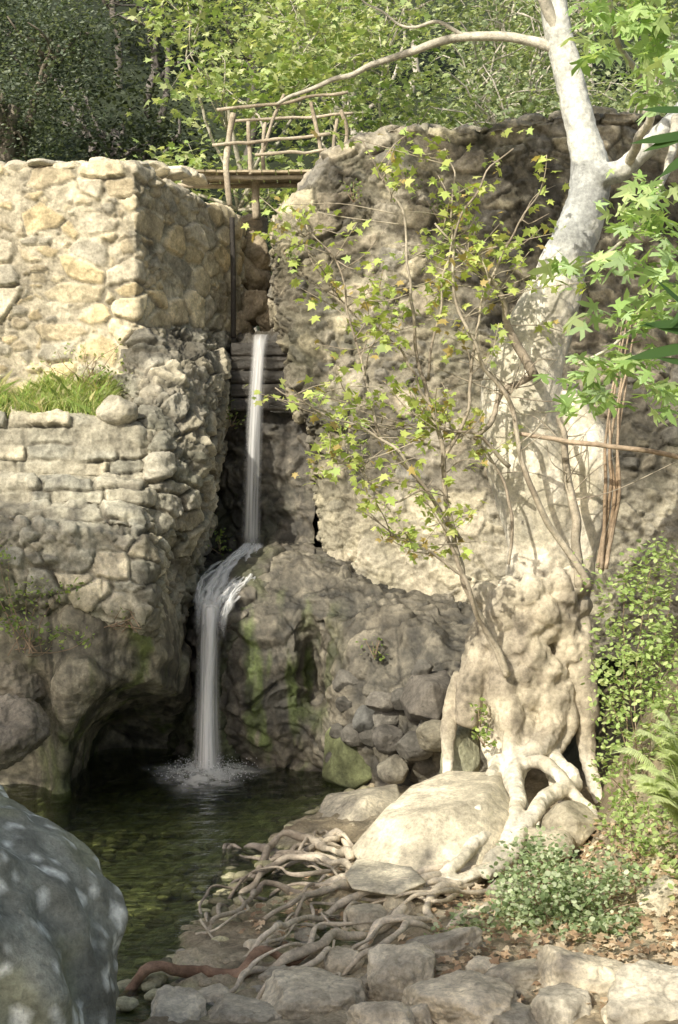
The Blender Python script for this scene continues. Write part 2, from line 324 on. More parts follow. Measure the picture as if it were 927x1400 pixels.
sheet('rock_outcrop',rows([(-400,790,13.4),(-300,790,13.4),(0,792,13.2),(60,792,13.2),(110,796,13.2),(190,800,13.2),(235,806,13.5),(262,812,14.4)],
 [(-400,830,12.4),(-300,830,12.4),(0,832,12.4),(60,836,12.4),(110,822,12.4),(190,818,12.7),(232,834,13.3),(262,838,14.5)],
 [(-400,880,12.4),(-300,880,12.4),(0,885,12.3),(55,890,12.35),(105,880,12.25),(190,872,12.5),(234,880,13.2),(262,880,14.5)],
 [(-400,935,12.5),(-300,935,12.5),(0,940,12.4),(55,945,12.5),(95,935,12.15),(190,935,12.6),(238,940,13.2),(264,940,14.6)],
 [(-400,980,12.7),(-300,980,12.7),(0,985,12.6),(60,990,12.7),(98,985,12.3),(175,962,13.6),(240,965,14.2),(268,970,15)],
 [(-400,1030,12.9),(-300,1030,12.9),(0,1035,12.9),(60,1035,12.8),(94,1035,12.6),(136,1005,14.6),(230,1012,14.9),(268,1015,15.2)],
 [(-400,1140,12.9),(-300,1140,12.9),(0,1140,12.9),(60,1140,12.8),(92,1130,12.7),(124,1110,14.8),(230,1110,15.1),(268,1110,15.4)]),.019,
 cliff((.17,.16,.12),(.34,.31,.23),.08,400,moss1,.6,blk=(.9,.9,1.1),sub=.25,streak=.6,mc=(.12,.15,.045)),M_wet,label='mossy undercut bedrock below the retaining wall',category='rock')
def wetdark(p): return ss(3.2,1.0,p[:,2])*.6
sheet('rock_outcrop',rows([(225,470,16.8),(300,462,16.2),(345,458,15.9),(385,458,15.9),(425,452,16.2)],
 [(225,480,16.3),(300,474,15.8),(345,470,15.25),(385,470,15.25),(425,470,15.6)],
 [(220,560,15.8),(300,560,15.5),(340,560,15.2),(385,560,15.2),(430,560,15.2)],
 [(220,740,15.8),(290,740,15.4),(330,738,15.1),(370,742,15.0),(430,742,14.8)],
 [(220,760,15.6),(280,762,14.9),(325,760,14.5),(365,762,14.4),(430,760,14.4)],
 [(220,830,15.2),(262,830,14.2),(300,828,13.75),(360,820,13.9),(430,820,14.1)],
 [(220,930,15.2),(262,930,14.3),(300,930,13.85),(360,930,14.0),(430,930,14.1)],
 [(220,1120,15.2),(262,1120,14.4),(300,1120,13.9),(360,1120,14.0),(430,1120,14.1)]),.02,
 cliff((.055,.052,.046),(.14,.125,.10),.09,450,wetdark,.8,mc=(.05,.075,.015)),M_wet,label='dark wet rock face behind the waterfall',category='rock')
def moss2(p): return ss(2.2,1.5,p[:,2])*ss(.15,-.35,p[:,0])*.9*ss(-.25,.3,fbm(p*np.array([7,4,1.2]),3,19))
sheet('rock_outcrop',rows([(300,762,15.4),(345,748,15.1),(400,740,14.9),(440,750,14.7),(500,775,14.6),(560,795,14.5),(630,812,14.4),(760,820,14.3)],
 [(305,800,14.3),(345,785,14.2),(395,772,14.1),(440,778,14.1),(500,800,13.9),(560,818,13.8),(630,835,13.6),(760,845,13.4)],
 [(303,845,13.85),(345,845,13.75),(395,835,13.7),(440,835,13.6),(500,848,13.3),(560,862,13.0),(630,875,12.8),(760,890,12.6)],
 [(303,900,13.8),(350,890,13.55),(405,890,13.55),(428,895,13.9),(470,905,13.1),(540,915,12.8),(620,925,12.5),(760,930,12.4)],
 [(303,950,13.8),(350,950,13.55),(405,940,13.6),(432,940,13.9),(470,950,13.1),(540,960,12.6),(620,970,12.2),(760,970,12.1)],
 [(303,1000,13.9),(350,1000,13.6),(405,1000,13.55),(440,1000,13.4),(480,1005,13.0),(540,1010,12.5),(620,1015,12.0),(760,1015,12)],
 [(303,1040,14.1),(350,1045,13.9),(405,1050,13.8),(440,1050,13.5),(480,1060,13.1),(540,1070,12.5),(620,1070,12.0),(760,1070,12)],
 [(303,1130,14.1),(350,1130,13.9),(405,1130,13.8),(440,1130,13.5),(480,1130,13.1),(540,1140,12.6),(620,1140,12.1),(760,1140,12)]),.018,
 cliff((.065,.062,.052),(.20,.18,.14),.11,500,moss2,.7,blk=(.65,.65,.55),streak=.35,sub=.7,mc=(.10,.135,.04)),M_wet,label='rough conglomerate bedrock with green moss by the fall',category='rock')
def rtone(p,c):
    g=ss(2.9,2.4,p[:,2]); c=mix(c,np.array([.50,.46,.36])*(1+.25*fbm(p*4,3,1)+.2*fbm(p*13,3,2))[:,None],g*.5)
    return c*(1-.34*ss(.5,1.8,p[:,0])*(1-g))[:,None]  # upper wall darker to the right: canopy shade put into the colour
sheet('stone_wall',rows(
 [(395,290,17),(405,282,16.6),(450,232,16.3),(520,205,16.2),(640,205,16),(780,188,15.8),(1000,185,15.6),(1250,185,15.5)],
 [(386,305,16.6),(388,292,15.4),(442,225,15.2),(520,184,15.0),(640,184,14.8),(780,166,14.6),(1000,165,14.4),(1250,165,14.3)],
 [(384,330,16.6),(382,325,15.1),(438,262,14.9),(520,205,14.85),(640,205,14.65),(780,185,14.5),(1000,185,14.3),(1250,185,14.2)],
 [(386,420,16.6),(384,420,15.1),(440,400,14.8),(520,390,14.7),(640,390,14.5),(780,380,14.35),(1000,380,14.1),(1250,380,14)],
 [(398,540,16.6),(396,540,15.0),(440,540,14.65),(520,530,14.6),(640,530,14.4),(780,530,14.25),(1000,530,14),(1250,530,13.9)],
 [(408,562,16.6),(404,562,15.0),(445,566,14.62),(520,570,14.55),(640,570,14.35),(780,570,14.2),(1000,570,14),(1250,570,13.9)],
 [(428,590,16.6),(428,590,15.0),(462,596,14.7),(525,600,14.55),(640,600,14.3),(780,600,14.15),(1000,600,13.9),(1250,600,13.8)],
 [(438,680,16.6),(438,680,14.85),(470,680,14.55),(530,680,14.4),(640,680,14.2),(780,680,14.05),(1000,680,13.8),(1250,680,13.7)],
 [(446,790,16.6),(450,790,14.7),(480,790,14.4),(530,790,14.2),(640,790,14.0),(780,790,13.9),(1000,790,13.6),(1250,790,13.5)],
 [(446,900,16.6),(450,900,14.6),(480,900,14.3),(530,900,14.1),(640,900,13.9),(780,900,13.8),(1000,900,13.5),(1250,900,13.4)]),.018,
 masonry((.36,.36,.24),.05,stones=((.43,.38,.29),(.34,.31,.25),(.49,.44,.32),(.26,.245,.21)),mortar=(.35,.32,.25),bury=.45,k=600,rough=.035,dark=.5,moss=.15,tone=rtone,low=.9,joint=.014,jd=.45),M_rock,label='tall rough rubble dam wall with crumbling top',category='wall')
for j,(px,py,d,s) in enumerate([(350,420,16.3,.35),(335,350,16.8,.38),(375,440,16.2,.3),(345,385,16.8,.4),(392,395,16.8,.4),(338,310,17.2,.25),(330,450,16.2,.25),(398,440,16.4,.3)]):
    rock('boulder',W(px,py,d),(s*.55,s,s*.8),700+j,(.36,.30,.21),rot=j,sub=5,mat=M_rock,noise=.12,sharp=30,label='rough brown rubble block in the spillway channel',category='rock',group='rubble in the spillway channel')
# ------------------------------------------------ tubes
def tube(P,R,seg=8,res=.06,wob=0,k=0,lump=0):
    P=np.array(P,float);R=np.array(R,float)
    d=np.sqrt((np.diff(P,axis=0)**2).sum(1)); cum=np.concatenate([[0],np.cumsum(d)]); n=max(3,int(cum[-1]/res)+1)
    t=np.interp(np.linspace(0,cum[-1],n),cum,np.arange(len(P))); A=crom(P,t); r=np.interp(t,np.arange(len(R)),R)
    if wob: A=A+np.stack([fbm(A*3,2,k),fbm(A*3,2,k+1),fbm(A*3,2,k+2)],1)*wob
    T=np.gradient(A,axis=0); T/=np.linalg.norm(T,axis=1,keepdims=True)+1e-9
    up=np.array([0.31,.2,.93]) if abs(T[:,2]).mean()<.7 else np.array([1,.2,.1])
    U=np.cross(T,up); U/=np.linalg.norm(U,axis=1,keepdims=True)+1e-9; Vv=np.cross(T,U)
    a=np.linspace(0,2*np.pi,seg,endpoint=False)
    q=A[:,None]+(U[:,None]*np.cos(a)[None,:,None]+Vv[:,None]*np.sin(a)[None,:,None])*r[:,None,None]
    q=q.reshape(-1,3)
    if lump:
        ctr=np.repeat(A,seg,0); q=ctr+(q-ctr)*(1+lump*fbm(q*9,3,k+7))[:,None]
    i=np.arange(n-1)[:,None]*seg+np.arange(seg)[None]; j=np.arange(n-1)[:,None]*seg+(np.arange(seg)[None]+1)%seg
    Fq=np.stack([i,j,j+seg,i+seg],-1).reshape(-1,4)
    q=np.concatenate([q,A[:1],A[-1:]]); c0=len(q)-2; s=np.arange(seg); s2=(s+1)%seg
    Ft=np.concatenate([np.stack([s2,s,np.full(seg,c0)],1),np.stack([s+(n-1)*seg,s2+(n-1)*seg,np.full(seg,c0+1)],1)])
    return q,Fq,Ft
def merge(L_):
    V=[];A=[];B=[];o=0
    for q,a,b in L_: V.append(q);A.append(a+o);B.append(b+o);o+=len(q)
    return np.concatenate(V),[np.concatenate(A),np.concatenate(B)]
def barkC(V,c1,c2,k=0,s=3.):
    n=fbm(V*s,4,k)+.0; return mix(c1,c2,np.clip(.5+.9*n,0,1))*(1+.15*fbm(V*14,3,k+3))[:,None]
# ------------------------------------------------ leaves
SH={}
SH['oval']=np.array([(0,0),(.28,.3),(.26,.65),(0,1),(-.26,.65),(-.28,.3)])
SH['lance']=np.array([(0,0),(.1,.3),(.09,.65),(0,1),(-.09,.65),(-.1,.3)])
SH['maple']=np.array([(0,0),(.2,.12),(.5,.05),(.33,.3),(.62,.55),(.26,.55),(.0,1.05),(-.26,.55),(-.62,.55),(-.33,.3),(-.5,.05),(-.2,.12)])
SH['palm']=np.array([(0,0),(.22,.02),(.55,-.12),(.5,.05),(.24,.2),(.62,.32),(.72,.62),(.45,.5),(.18,.42),(.2,.8),(0,1.15),(-.2,.8),(-.18,.42),(-.45,.5),(-.72,.62),(-.62,.32),(-.24,.2),(-.5,.05),(-.55,-.12),(-.22,.02)])
SH['round']=np.array([(0,0),(.35,.2),(.42,.6),(0,.95),(-.42,.6),(-.35,.2)])
SH['tuft']=np.array([(0,0),(.35,.15),(.2,.35),(.55,.6),(.15,.6),(0,1),(-.2,.62),(-.5,.5),(-.2,.3),(-.3,.1)])
def leaves(P,size,shape='oval',pal=((.1,.2,.04),),up=.6,r=None,droop=0,jit=.3,drop_dir=None):
    r=r or rng; n=len(P); T=SH[shape]; k=len(T)
    N=r.normal(size=(n,3)); N[:,2]=np.abs(N[:,2])+up*1.5; N[:,1]-=.5*up; N/=np.linalg.norm(N,axis=1,keepdims=True)
    D=r.normal(size=(n,3)); D[:,2]-=droop
    if drop_dir is not None: D=D*.35+drop_dir
    D-=N*(D*N).sum(1,keepdims=True); D/=np.linalg.norm(D,axis=1,keepdims=True)+1e-9; S=np.cross(N,D)
    s=size*r.uniform(.55,1.3,n)
    fold=-.25*np.abs(T[:,0])-.12*T[:,1]**2
    V=P[:,None]+s[:,None,None]*(S[:,None]*T[None,:,0,None]+D[:,None]*T[None,:,1,None]+N[:,None]*fold[None,:,None])
    pal=np.array(pal); C=pal[r.integers(0,len(pal),n)]*(1+jit*r.normal(size=(n,1))*.6)
    C=np.clip(C,.005,1); C=np.repeat(C,k,0)
    return V.reshape(-1,3),np.arange(n*k).reshape(n,k),C
def blobs(bl,n,r=None,clump=.28,per=30):
    r=r or rng; out=[]; vol=np.array([b[3]*b[4]*b[5] for b in bl])**.7; vol/=vol.sum()
    for b,w in zip(bl,vol):
        c=np.array(b[:3]); rad=np.array(b[3:6]); m=max(2,int(n*w/per))
        d=r.normal(size=(m,3)); d/=np.linalg.norm(d,axis=1,keepdims=True); cc=c+d*rad*r.uniform(.35,1.05,(m,1))
        q=np.repeat(cc,per,0)+r.normal(size=(m*per,3))*clump*np.array([1,1,.55]); out.append(q)
    return np.concatenate(out)
def tree(name,label,base,bl,n,size,shape,pal,tr=.12,barkc=((.16,.14,.11),(.26,.23,.19)),seed=0,clump=.28,per=30,extra=6,group=None,mat=None,**k):
    r=np.random.default_rng(seed); base=np.array(base,float)
    e=empty(name,base,label,'tree',group)
    top=np.array(bl[0][:3]); L_=[tube([base-np.array([0,0,.3]),base*.6+top*.4+np.array([.15,0,0]),top],[tr*1.3,tr,tr*.5],8,.25,.1,seed)]
    for b in bl:
        c=np.array(b[:3]); st=base*.45+top*.55
        L_.append(tube([st,(st+c)/2+r.normal(size=3)*.25,c],[tr*.6,tr*.4,tr*.15],6,.25,.08,seed))
        for _ in range(extra):
            rd=np.array(b[3:6]); d=r.normal(size=3); d/=np.linalg.norm(d); q=c+d*rd*.95
            L_.append(tube([c+(st-c)*r.uniform(0,.5),(c+q)/2+r.normal(size=3)*.15,q],[tr*.25,tr*.15,tr*.05],5,.2,.08,seed))
    V,Fs=merge(L_); put('trunk',V,Fs,barkC(V,*barkc),M_bark,parent=e)
    P=blobs(bl,n,r,clump,per); V,Fa,C=leaves(P,size,shape,pal,r=r,**k)
    put('crown',V,Fa,C,mat or M_leafbg,parent=e,smooth=False); return e
dk=((.12,.16,.11),(.17,.21,.155),(.25,.29,.22),(.07,.09,.06))
lt=((.40,.49,.22),(.48,.55,.28),(.32,.43,.17),(.56,.60,.34))
md=((.32,.40,.23),(.40,.47,.28),(.48,.53,.34),(.20,.26,.14))
tree('oak_tree','dark dense live oak above the old wall',(-6.2,23,5.3),[(-5.2,22.5,9.0,1.3,1.4,.9),(-4.6,23,10.2,1.0,1.2,.8),(-6.4,23.5,10.8,1.6,1.4,1.1),(-5.6,22.2,7.6,1.0,1,.6)],18000,.075,'oval',dk,seed=1,tr=.22,clump=.2)
tree('oak_tree','dark live oak with gnarled limbs on the slope',(-4.2,27,6),[(-4.3,27,9.8,2.0,1.5,1.5),(-6.5,28,12,2.2,1.5,1.5),(-3.2,27,11.9,1.3,1.3,1.3),(-3.2,26,9,1.0,1.2,1.0)],13000,.11,'oval',((.04,.055,.035),(.08,.10,.065),(.13,.16,.11)),seed=2,tr=.22,barkc=((.14,.13,.12),(.24,.22,.21)))
tree('sycamore_tree','bright green young sycamore behind the footbridge',(-1.2,20,4.8),[(-1.6,19.6,8.4,1.0,.9,.8),(-.4,20,9.0,1.0,.9,.8),(-2.2,20,9.7,.9,.8,.6),(-.9,19.7,7.0,.8,.7,.5),(-.2,20.2,10.4,1.3,1,.5),(-2.3,19.8,7.3,.8,.6,.4)],3300,.12,'maple',lt,seed=3,tr=.05,clump=.22,per=12,barkc=((.4,.37,.3),(.55,.52,.45)))
tree('sycamore_tree','light green sycamore on the slope behind the dam',(.9,22,5.2),[(1.1,22,8.6,1.2,1,.8),(.6,22.4,10.2,1.3,1,.8),(-.4,23,9.2,1,1,1),(-.6,21.2,6.5,.8,.8,.7)],2600,.12,'maple',lt,seed=4,tr=.06,clump=.28,per=12,barkc=((.4,.37,.3),(.55,.52,.45)))
for j,(x,y,h,pl) in enumerate([(2.6,25,4.2,md),(5.0,26,4.2,md),(7.5,27,4.5,md),(.2,30,4.5,lt),(3.5,31,4.8,md),(-8.5,31,5,dk),(9.5,33,5,md),(-2.2,33,5.0,lt),(6.4,36,5,lt),(2,38,5,lt),(-6,38,5,md),(4.0,22.5,2.6,md),(6.2,22,2.8,md)]):
    z=float(H0(x,y)); r=np.random.default_rng(50+j)
    bl=[(x+r.normal()*.4,y,z+h*.8,1.5,1.3,1.1)]+[(x+r.uniform(-1.8,1.8),y+r.uniform(-1,1),z+h*r.uniform(.3,1.25),r.uniform(.8,1.3),1,r.uniform(.6,1)) for _ in range(6)]
    tree('hillside_tree','leafy tree growing on the wooded hillside',(x,y,z),bl,5000,.10+.002*(y-20),'tuft',pl,seed=80+j,tr=.09,clump=.33,per=20,group='trees on the wooded hillside',extra=12,barkc=((.12,.11,.10),(.2,.18,.16)) if x<-1.5 else ((.42,.39,.34),(.58,.54,.48)))
tree('oak_tree','unseen spreading live oak added to shade the plunge pool',(-8.4,2.5,.9),[(-8.2,3.6,8.6,1.5,1.6,.8),(-7.2,2.0,8.4,1.1,1.3,.7)],7500,.15,'oval',dk,seed=9,tr=.3,clump=.35)  # out-of-view tree, added for the shade it throws on the pool
tree('oak_tree','unseen dense live oak added to shade the lichen covered boulder',(-7.6,-3.5,.9),[(-7.2,-2.9,8,1.9,2.0,1.0),(-7.0,-2.2,7.2,1.7,1.8,.9),(-6.6,-1.6,7.6,1.4,1.4,.8)],19000,.2,'oval',dk,seed=19,tr=.3,clump=.4)  # added outside the frame to keep the near boulder in shade
# ------------------------------------------------ footbridge
wood1=((.32,.27,.20),(.54,.48,.38))
br=empty('footbridge',W(350,240,16.6),'rustic footbridge of rough branches over the spillway','bridge')
zd=W(350,240,16.5)[2]; xl,xr=W(266,240,16.5)[0],W(436,240,16.5)[0]
def box(x0,x1,y0,y1,z0,z1):
    V=np.array(list(itertools.product((x0,x1),(y0,y1),(z0,z1))),float)
    Fq=np.array([(0,1,3,2),(4,6,7,5),(0,4,5,1),(2,3,7,6),(0,2,6,4),(1,5,7,3)]); return V,Fq,np.zeros((0,3),int)
pl_=[]; x=xl-.1; r=np.random.default_rng(3)
while x<xr+.1:
    w=r.uniform(.1,.16); pl_.append(box(x,x+w-.012,16.4+r.uniform(-.03,.03),16.98,zd+.01+r.uniform(0,.01),zd+.04)); x+=w
V,Fs=merge(pl_); put('deck',V,[Fs[0]],barkC(V,(.34,.28,.19),(.50,.43,.31)),M_bark,parent=br,smooth=False,label='weathered plank deck')
for yy in (16.5,16.9):
    q=tube([(xl-.25,yy,zd-.025),(0-.9,yy,zd-.025),(xr+.25,yy,zd-.02)],[.03,.03,.03],8,.1,.012,5); V,Fs=merge([q]); put('beam',V,Fs,barkC(V,*wood1),M_bark,parent=br)
def bt(nm,pts,rad,par=br):
    q=tube(pts,np.full(len(pts),rad),7,.06,.018,int(abs(pts[0][0])*97)%50,.2); V,Fs=merge([q]); put(nm,V,Fs,barkC(V,*wood1,k=5),M_bark,parent=par)
for y,off in ((16.42,0),(16.95,1)):
    rl=reg(bpy.data.objects.new('railing',None),W(350,240,y),br)
    if off==0:
        for a,b,c_ in [((314,282),(309,215),(320,155)),((344,240),(341,205),(340,168)),((440,238),(438,205),(424,140)),((472,215),(474,180),(466,150))]:
            bt('post',[W(a[0],a[1],y),W(b[0],b[1],y),W(c_[0],c_[1],y)],.026 if a[0]!=314 else .036,rl)
        for a,b,c_ in [((289,199),(370,191),(452,183)),((296,152),(380,140),(476,127)),((350,212),(400,209),(446,204))]:
            bt('rail',[W(a[0],a[1],y-.05),W(b[0],b[1],y-.05),W(c_[0],c_[1],y-.05)],.019,rl)
        bt('brace',[W(362,205,y),W(372,165,y),W(388,130,y)],.02,rl)
    else:
        for a,b,c_ in [((362,240),(360,205),(362,168)),((457,238),(456,200),(462,160))]:
            bt('post',[W(a[0],a[1],y),W(b[0],b[1],y),W(c_[0],c_[1],y)],.024,rl)
        for a,b,c_ in [((318,166),(390,161),(484,156))]:
            bt('rail',[W(a[0],a[1],y-.04),W(b[0],b[1],y-.04),W(c_[0],c_[1],y-.04)],.018,rl)
bt('support_post',[W(349,300,16.75),W(349,270,16.75),W(350,243,16.75)],.05)
q=tube([W(319,462,15.45),W(319,380,15.5),W(317,298,15.6)],[.03]*3,10,.1); V,Fs=merge([q]); put('drain_pipe',V,Fs,np.tile([.04,.035,.03,.6],(len(V),1)),M_rock,label='dark iron pipe running down the wall',category='pipe')
sp=empty('spillway_gate',W(365,550,15.1),'wet dark timber boards stacked under the spillway lip','gate')
for j in range(5):
    z0=W(0,562-j*19,15.05)[2]; x0,x1=W(316,0,15.05)[0],W(404,0,15.05)[0]
    A=np.array([[(x,15.02+.012*j,z) for x in np.linspace(x0,x1,60)] for z in np.linspace(z0,z0+.14,12)]).reshape(-1,3)
    A[:,1]+=.012*fbm(A*np.array([3,3,20]),3,j)+.02*np.repeat(np.abs(np.linspace(-1,1,12))**6,60)
    A[:,2]+=.008*fbm(A*4,2,j+9)
    C=np.tile([.035,.03,.024,.3],(len(A),1))*(1+.5*fbm(A*np.array([2,2,30]),3,j+3))[:,None]; C[:,3]=.3
    put('board',A,gridF(12,60),C,M_wet,parent=sp)
# ------------------------------------------------ waterfall
def water_mat(name,lo,hi,sx=34,sz=1.0):
    m=bpy.data.materials.new(name); t,N,L=nt(m)
    o=N('ShaderNodeOutputMaterial'); mx=N('ShaderNodeMixShader'); tr=N('ShaderNodeBsdfTransparent'); b=N('ShaderNodeBsdfPrincipled')
    b.inputs['Base Color'].default_value=(.97,.98,1,1); b.inputs['Roughness'].default_value=.4; b.inputs['Specular IOR Level'].default_value=.6
    tl=N('ShaderNodeBsdfTranslucent'); tl.inputs[0].default_value=(.97,.98,1,1); m2=N('ShaderNodeMixShader'); m2.inputs[0].default_value=.35; L(b.outputs[0],m2.inputs[1]); L(tl.outputs[0],m2.inputs[2])
    at=N('ShaderNodeAttribute'); at.attribute_name='Col'
    sep=N('ShaderNodeSeparateColor'); L(at.outputs['Color'],sep.inputs[0])
    cb=N('ShaderNodeCombineXYZ')
    mu1=N('ShaderNodeMath'); mu1.operation='MULTIPLY'; mu1.inputs[1].default_value=sx; L(sep.outputs[0],mu1.inputs[0])
    mu2=N('ShaderNodeMath'); mu2.operation='MULTIPLY'; mu2.inputs[1].default_value=sz; L(sep.outputs[1],mu2.inputs[0])
    L(mu1.outputs[0],cb.inputs[0]); L(mu2.outputs[0],cb.inputs[1]); L(sep.outputs[2],cb.inputs[2])
    n=N('ShaderNodeTexNoise'); n.inputs['Scale'].default_value=1; n.inputs['Detail'].default_value=3; n.inputs['Roughness'].default_value=.5; L(cb.outputs[0],n.inputs['Vector'])
    mr=N('ShaderNodeMapRange'); mr.inputs[1].default_value=lo; mr.inputs[2].default_value=hi; L(n.outputs[0],mr.inputs[0])
    ml=N('ShaderNodeMath'); ml.operation='MULTIPLY'; L(mr.outputs[0],ml.inputs[0]); L(at.outputs['Alpha'],ml.inputs[1])
    L(ml.outputs[0],mx.inputs[0]); L(tr.outputs[0],mx.inputs[1]); L(m2.outputs[0],mx.inputs[2]); L(mx.outputs[0],o.inputs[0]); return m
M_fall=water_mat('falling_water',.22,.58,7,1.6); M_foam=water_mat('foam_water',.30,.55,10,10); M_core=water_mat('dense_falling_water',.05,.45,5,1.5); M_casc=water_mat('cascade_water',.40,.60,9,7)
wf=empty('waterfall',fc,'thin white two-stage waterfall dropping into the pool','waterfall')
def ribbon(rows_,k,dens=.9,nu=24,bulge=.05,mat=None,name='water_stream',rip=.012,ef=.35,endf=0,noisy=0):
    P=np.array([[W(a,y,d),W(b,y,d)] for a,b,y,d in rows_]); t=params(P,.02,0); A=crom(P,t); nv=len(A)
    u=np.linspace(0,1,nu); Q=A[:,:1]*(1-u)[None,:,None]+A[:,1:]*u[None,:,None]
    Q[...,1]-=bulge*np.sin(np.pi*u)[None]; p=Q.reshape(-1,3); uu=np.tile(u,nv); vv=np.repeat(t/ t.max(),nu)
    p[:,1]+=rip*fbm(np.stack([uu*4,vv*6,uu*0+k],1),3,k)
    if noisy: p+=noisy*np.stack([fbm(p*7,3,k+j) for j in range(3)],1)*np.array([1,1,.6])
    ed=np.minimum(ss(0,ef,uu),ss(1,1-ef,uu))*ss(0,.06,vv)
    if endf: ed=ed*ss(1,1-endf,vv)
    put(name,p,gridF(nv,nu),np.stack([uu,vv,np.full(len(uu),.13*(k%7)),ed*dens],1),mat or M_fall,parent=wf)
ribbon([(344,373,458,15.3),(343,369,462,14.95),(341,365,500,14.8),(335,361,580,14.72),(331,359,670,14.68),(327,359,752,14.66)],1,.6,endf=.06)
ribbon([(348,366,460,15.0),(344,360,500,14.84),(339,357,580,14.76),(335,353,670,14.72),(333,352,754,14.68)],2,.75,endf=.06)
Lp=np.array([(332,742,14.62),(312,756,14.45),(288,768,14.25),(272,788,13.98),(266,820,13.64),(268,868,13.44)],float)
Rp=np.array([(358,742,14.62),(358,762,14.4),(346,790,14.08),(326,812,13.82),(310,836,13.56),(304,872,13.44)],float)
ribbon([(Lp[i][0]+4,Rp[i][0]-6,(Lp[i][1]+Rp[i][1])/2,(Lp[i][2]+Rp[i][2])/2-.0) for i in range(6)],3,.8,40,.04,M_casc,rip=.05,ef=.4,endf=.3,noisy=.04)
rr0=np.random.default_rng(77)
for j in range(20):
    u0=rr0.uniform(0,1); u1=np.clip(u0+rr0.normal()*.2,0.02,.98); wd=rr0.uniform(4,11); rw=[]; y0_=rr0.uniform(-6,8)
    for i in range(6):
        u=u0+(u1-u0)*i/5+rr0.normal()*.05; c0=Lp[i]*(1-u)+Rp[i]*u; w_=wd*(.8+.4*rr0.random())
        rw.append([c0[0]-w_/2-(2 if i else 0),c0[0]+w_/2+(2 if i else 0),c0[1]+y0_*(i>0),c0[2]-.04-rr0.uniform(0,.06)])
    for i in range(1,6): rw[i][2]=max(rw[i][2],rw[i-1][2]+3)
    ribbon(rw,20+j,.95,8,.015,M_core if j%2 else M_fall,rip=.03,ef=.5,endf=.3,noisy=.025)
ribbon([(270,306,818,13.50),(268,304,860,13.44),(266,302,930,13.40),(263,304,1000,13.38),(258,309,1062,13.36)],5,.75)
ribbon([(276,302,822,13.47),(274,299,870,13.40),(271,297,950,13.37),(267,300,1064,13.35)],6,.95,mat=M_core)
ribbon([(279,298,826,13.44),(278,296,870,13.37),(276,294,950,13.34),(272,297,1064,13.32)],12,.95,mat=M_core)
a=np.linspace(0,2*np.pi,96,endpoint=False); rr_=np.linspace(0,1,30)
RR,AA=np.meshgrid(rr_,a,indexing='ij'); rad=.62*RR*(1+.16*np.sin(3*AA)+.1*np.sin(7*AA+1))
X=fc[0]+rad*np.cos(AA)-.02; Y=fc[1]-.12+rad*np.sin(AA)*1.5; Zf=.028+.05*np.exp(-(RR*3.0)**2)+.012*fbm(np.stack([X.ravel()*14,Y.ravel()*10,X.ravel()*0],1),3,3).reshape(X.shape)*(1-RR)
C=np.stack([X.ravel()-fc[0]+.7,(Y.ravel()-fc[1]+.9)*.6,X.ravel()*0+.3,(ss(1.0,.2,RR)).ravel()],1)
i=np.arange(29)[:,None]*96+np.arange(96)[None]; j=np.arange(29)[:,None]*96+(np.arange(96)[None]+1)%96
put('foam',np.stack([X.ravel(),Y.ravel(),Zf.ravel()],1),np.stack([i,j,j+96,i+96],-1).reshape(-1,4),C,M_foam,parent=wf)
nd=2200
Pd=np.stack([fc[0]+rng.normal(size=nd)*.17,fc[1]-.1+rng.normal(size=nd)*.22,np.abs(rng.normal(size=nd))*.06+.02],1)
tet=np.array([(0,0,1),(.94,0,-.33),(-.47,.82,-.33),(-.47,-.82,-.33)])*.007
V=(Pd[:,None]+tet[None]*rng.uniform(.3,1.2,(nd,1,1))).reshape(-1,3); Fd=(np.arange(nd)[:,None,None]*4+np.array([(0,1,2),(0,2,3),(0,3,1),(1,3,2)])[None]).reshape(-1,3)
Cd=np.tile([.5,.5,.5,1.],(len(V),1)); put('spray',V,Fd,Cd,M_core,parent=wf,kind='stuff')
# ------------------------------------------------ boulders
rock('boulder',(-2.18,5.35,.54),(1.36,1.35,1.50),11,(.27,.285,.235),rot=.4,tilt=.2,sub=7,lichen=1,cuts=7,noise=.09,sharp=12,label='large grey boulder covered in pale lichen spots at the pool edge',category='boulder')
pale=(.62,.56,.43)
hullrock('boulder',[W(610,1054,10.4),W(686,1052,10.4),W(560,1074,10.2),W(664,1088,9.6),W(515,1118,9.6),W(478,1160,9.6),W(492,1182,9.3),W(560,1212,9.0),W(655,1200,9.0),W(702,1120,9.6),W(575,1112,9.4),W(500,1172,10.8),W(705,1170,10.7),W(560,1250,9.4),W(660,1250,9.4)],5,pale,sharp=90,noise=.025,label='big pale angular sunlit boulder under the tree roots',category='boulder')
hullrock('boulder',[W(470,1195,9.0),W(490,1172,9.2),W(560,1182,9.0),W(585,1205,8.7),W(540,1225,8.6),W(480,1215,8.7),W(500,1230,9.2),W(570,1230,9.1)],6,(.58,.53,.41),sharp=100,noise=.03,label='low flat pale slab in front of the big boulder',category='boulder')
hullrock('boulder',[W(426,1122,11.2),W(446,1086,11.5),W(545,1070,11.7),W(552,1100,11.2),W(490,1130,10.8),W(440,1150,11.0),W(540,1140,11),W(450,1140,11.9),W(500,1088,11.1)],8,(.54,.49,.38),sharp=90,label='low flat beige boulder at the water edge',category='boulder')
hullrock('boulder',[W(600,1058,11.1),W(604,1010,11.2),W(632,975,11.3),W(656,990,11.2),W(657,1045,11.0),W(640,1064,10.9),W(605,1064,11.5),W(655,1064,11.5),W(622,1012,10.9)],9,(.44,.44,.31),sharp=100,label='upright greenish rock leaning against the tree root',category='boulder')
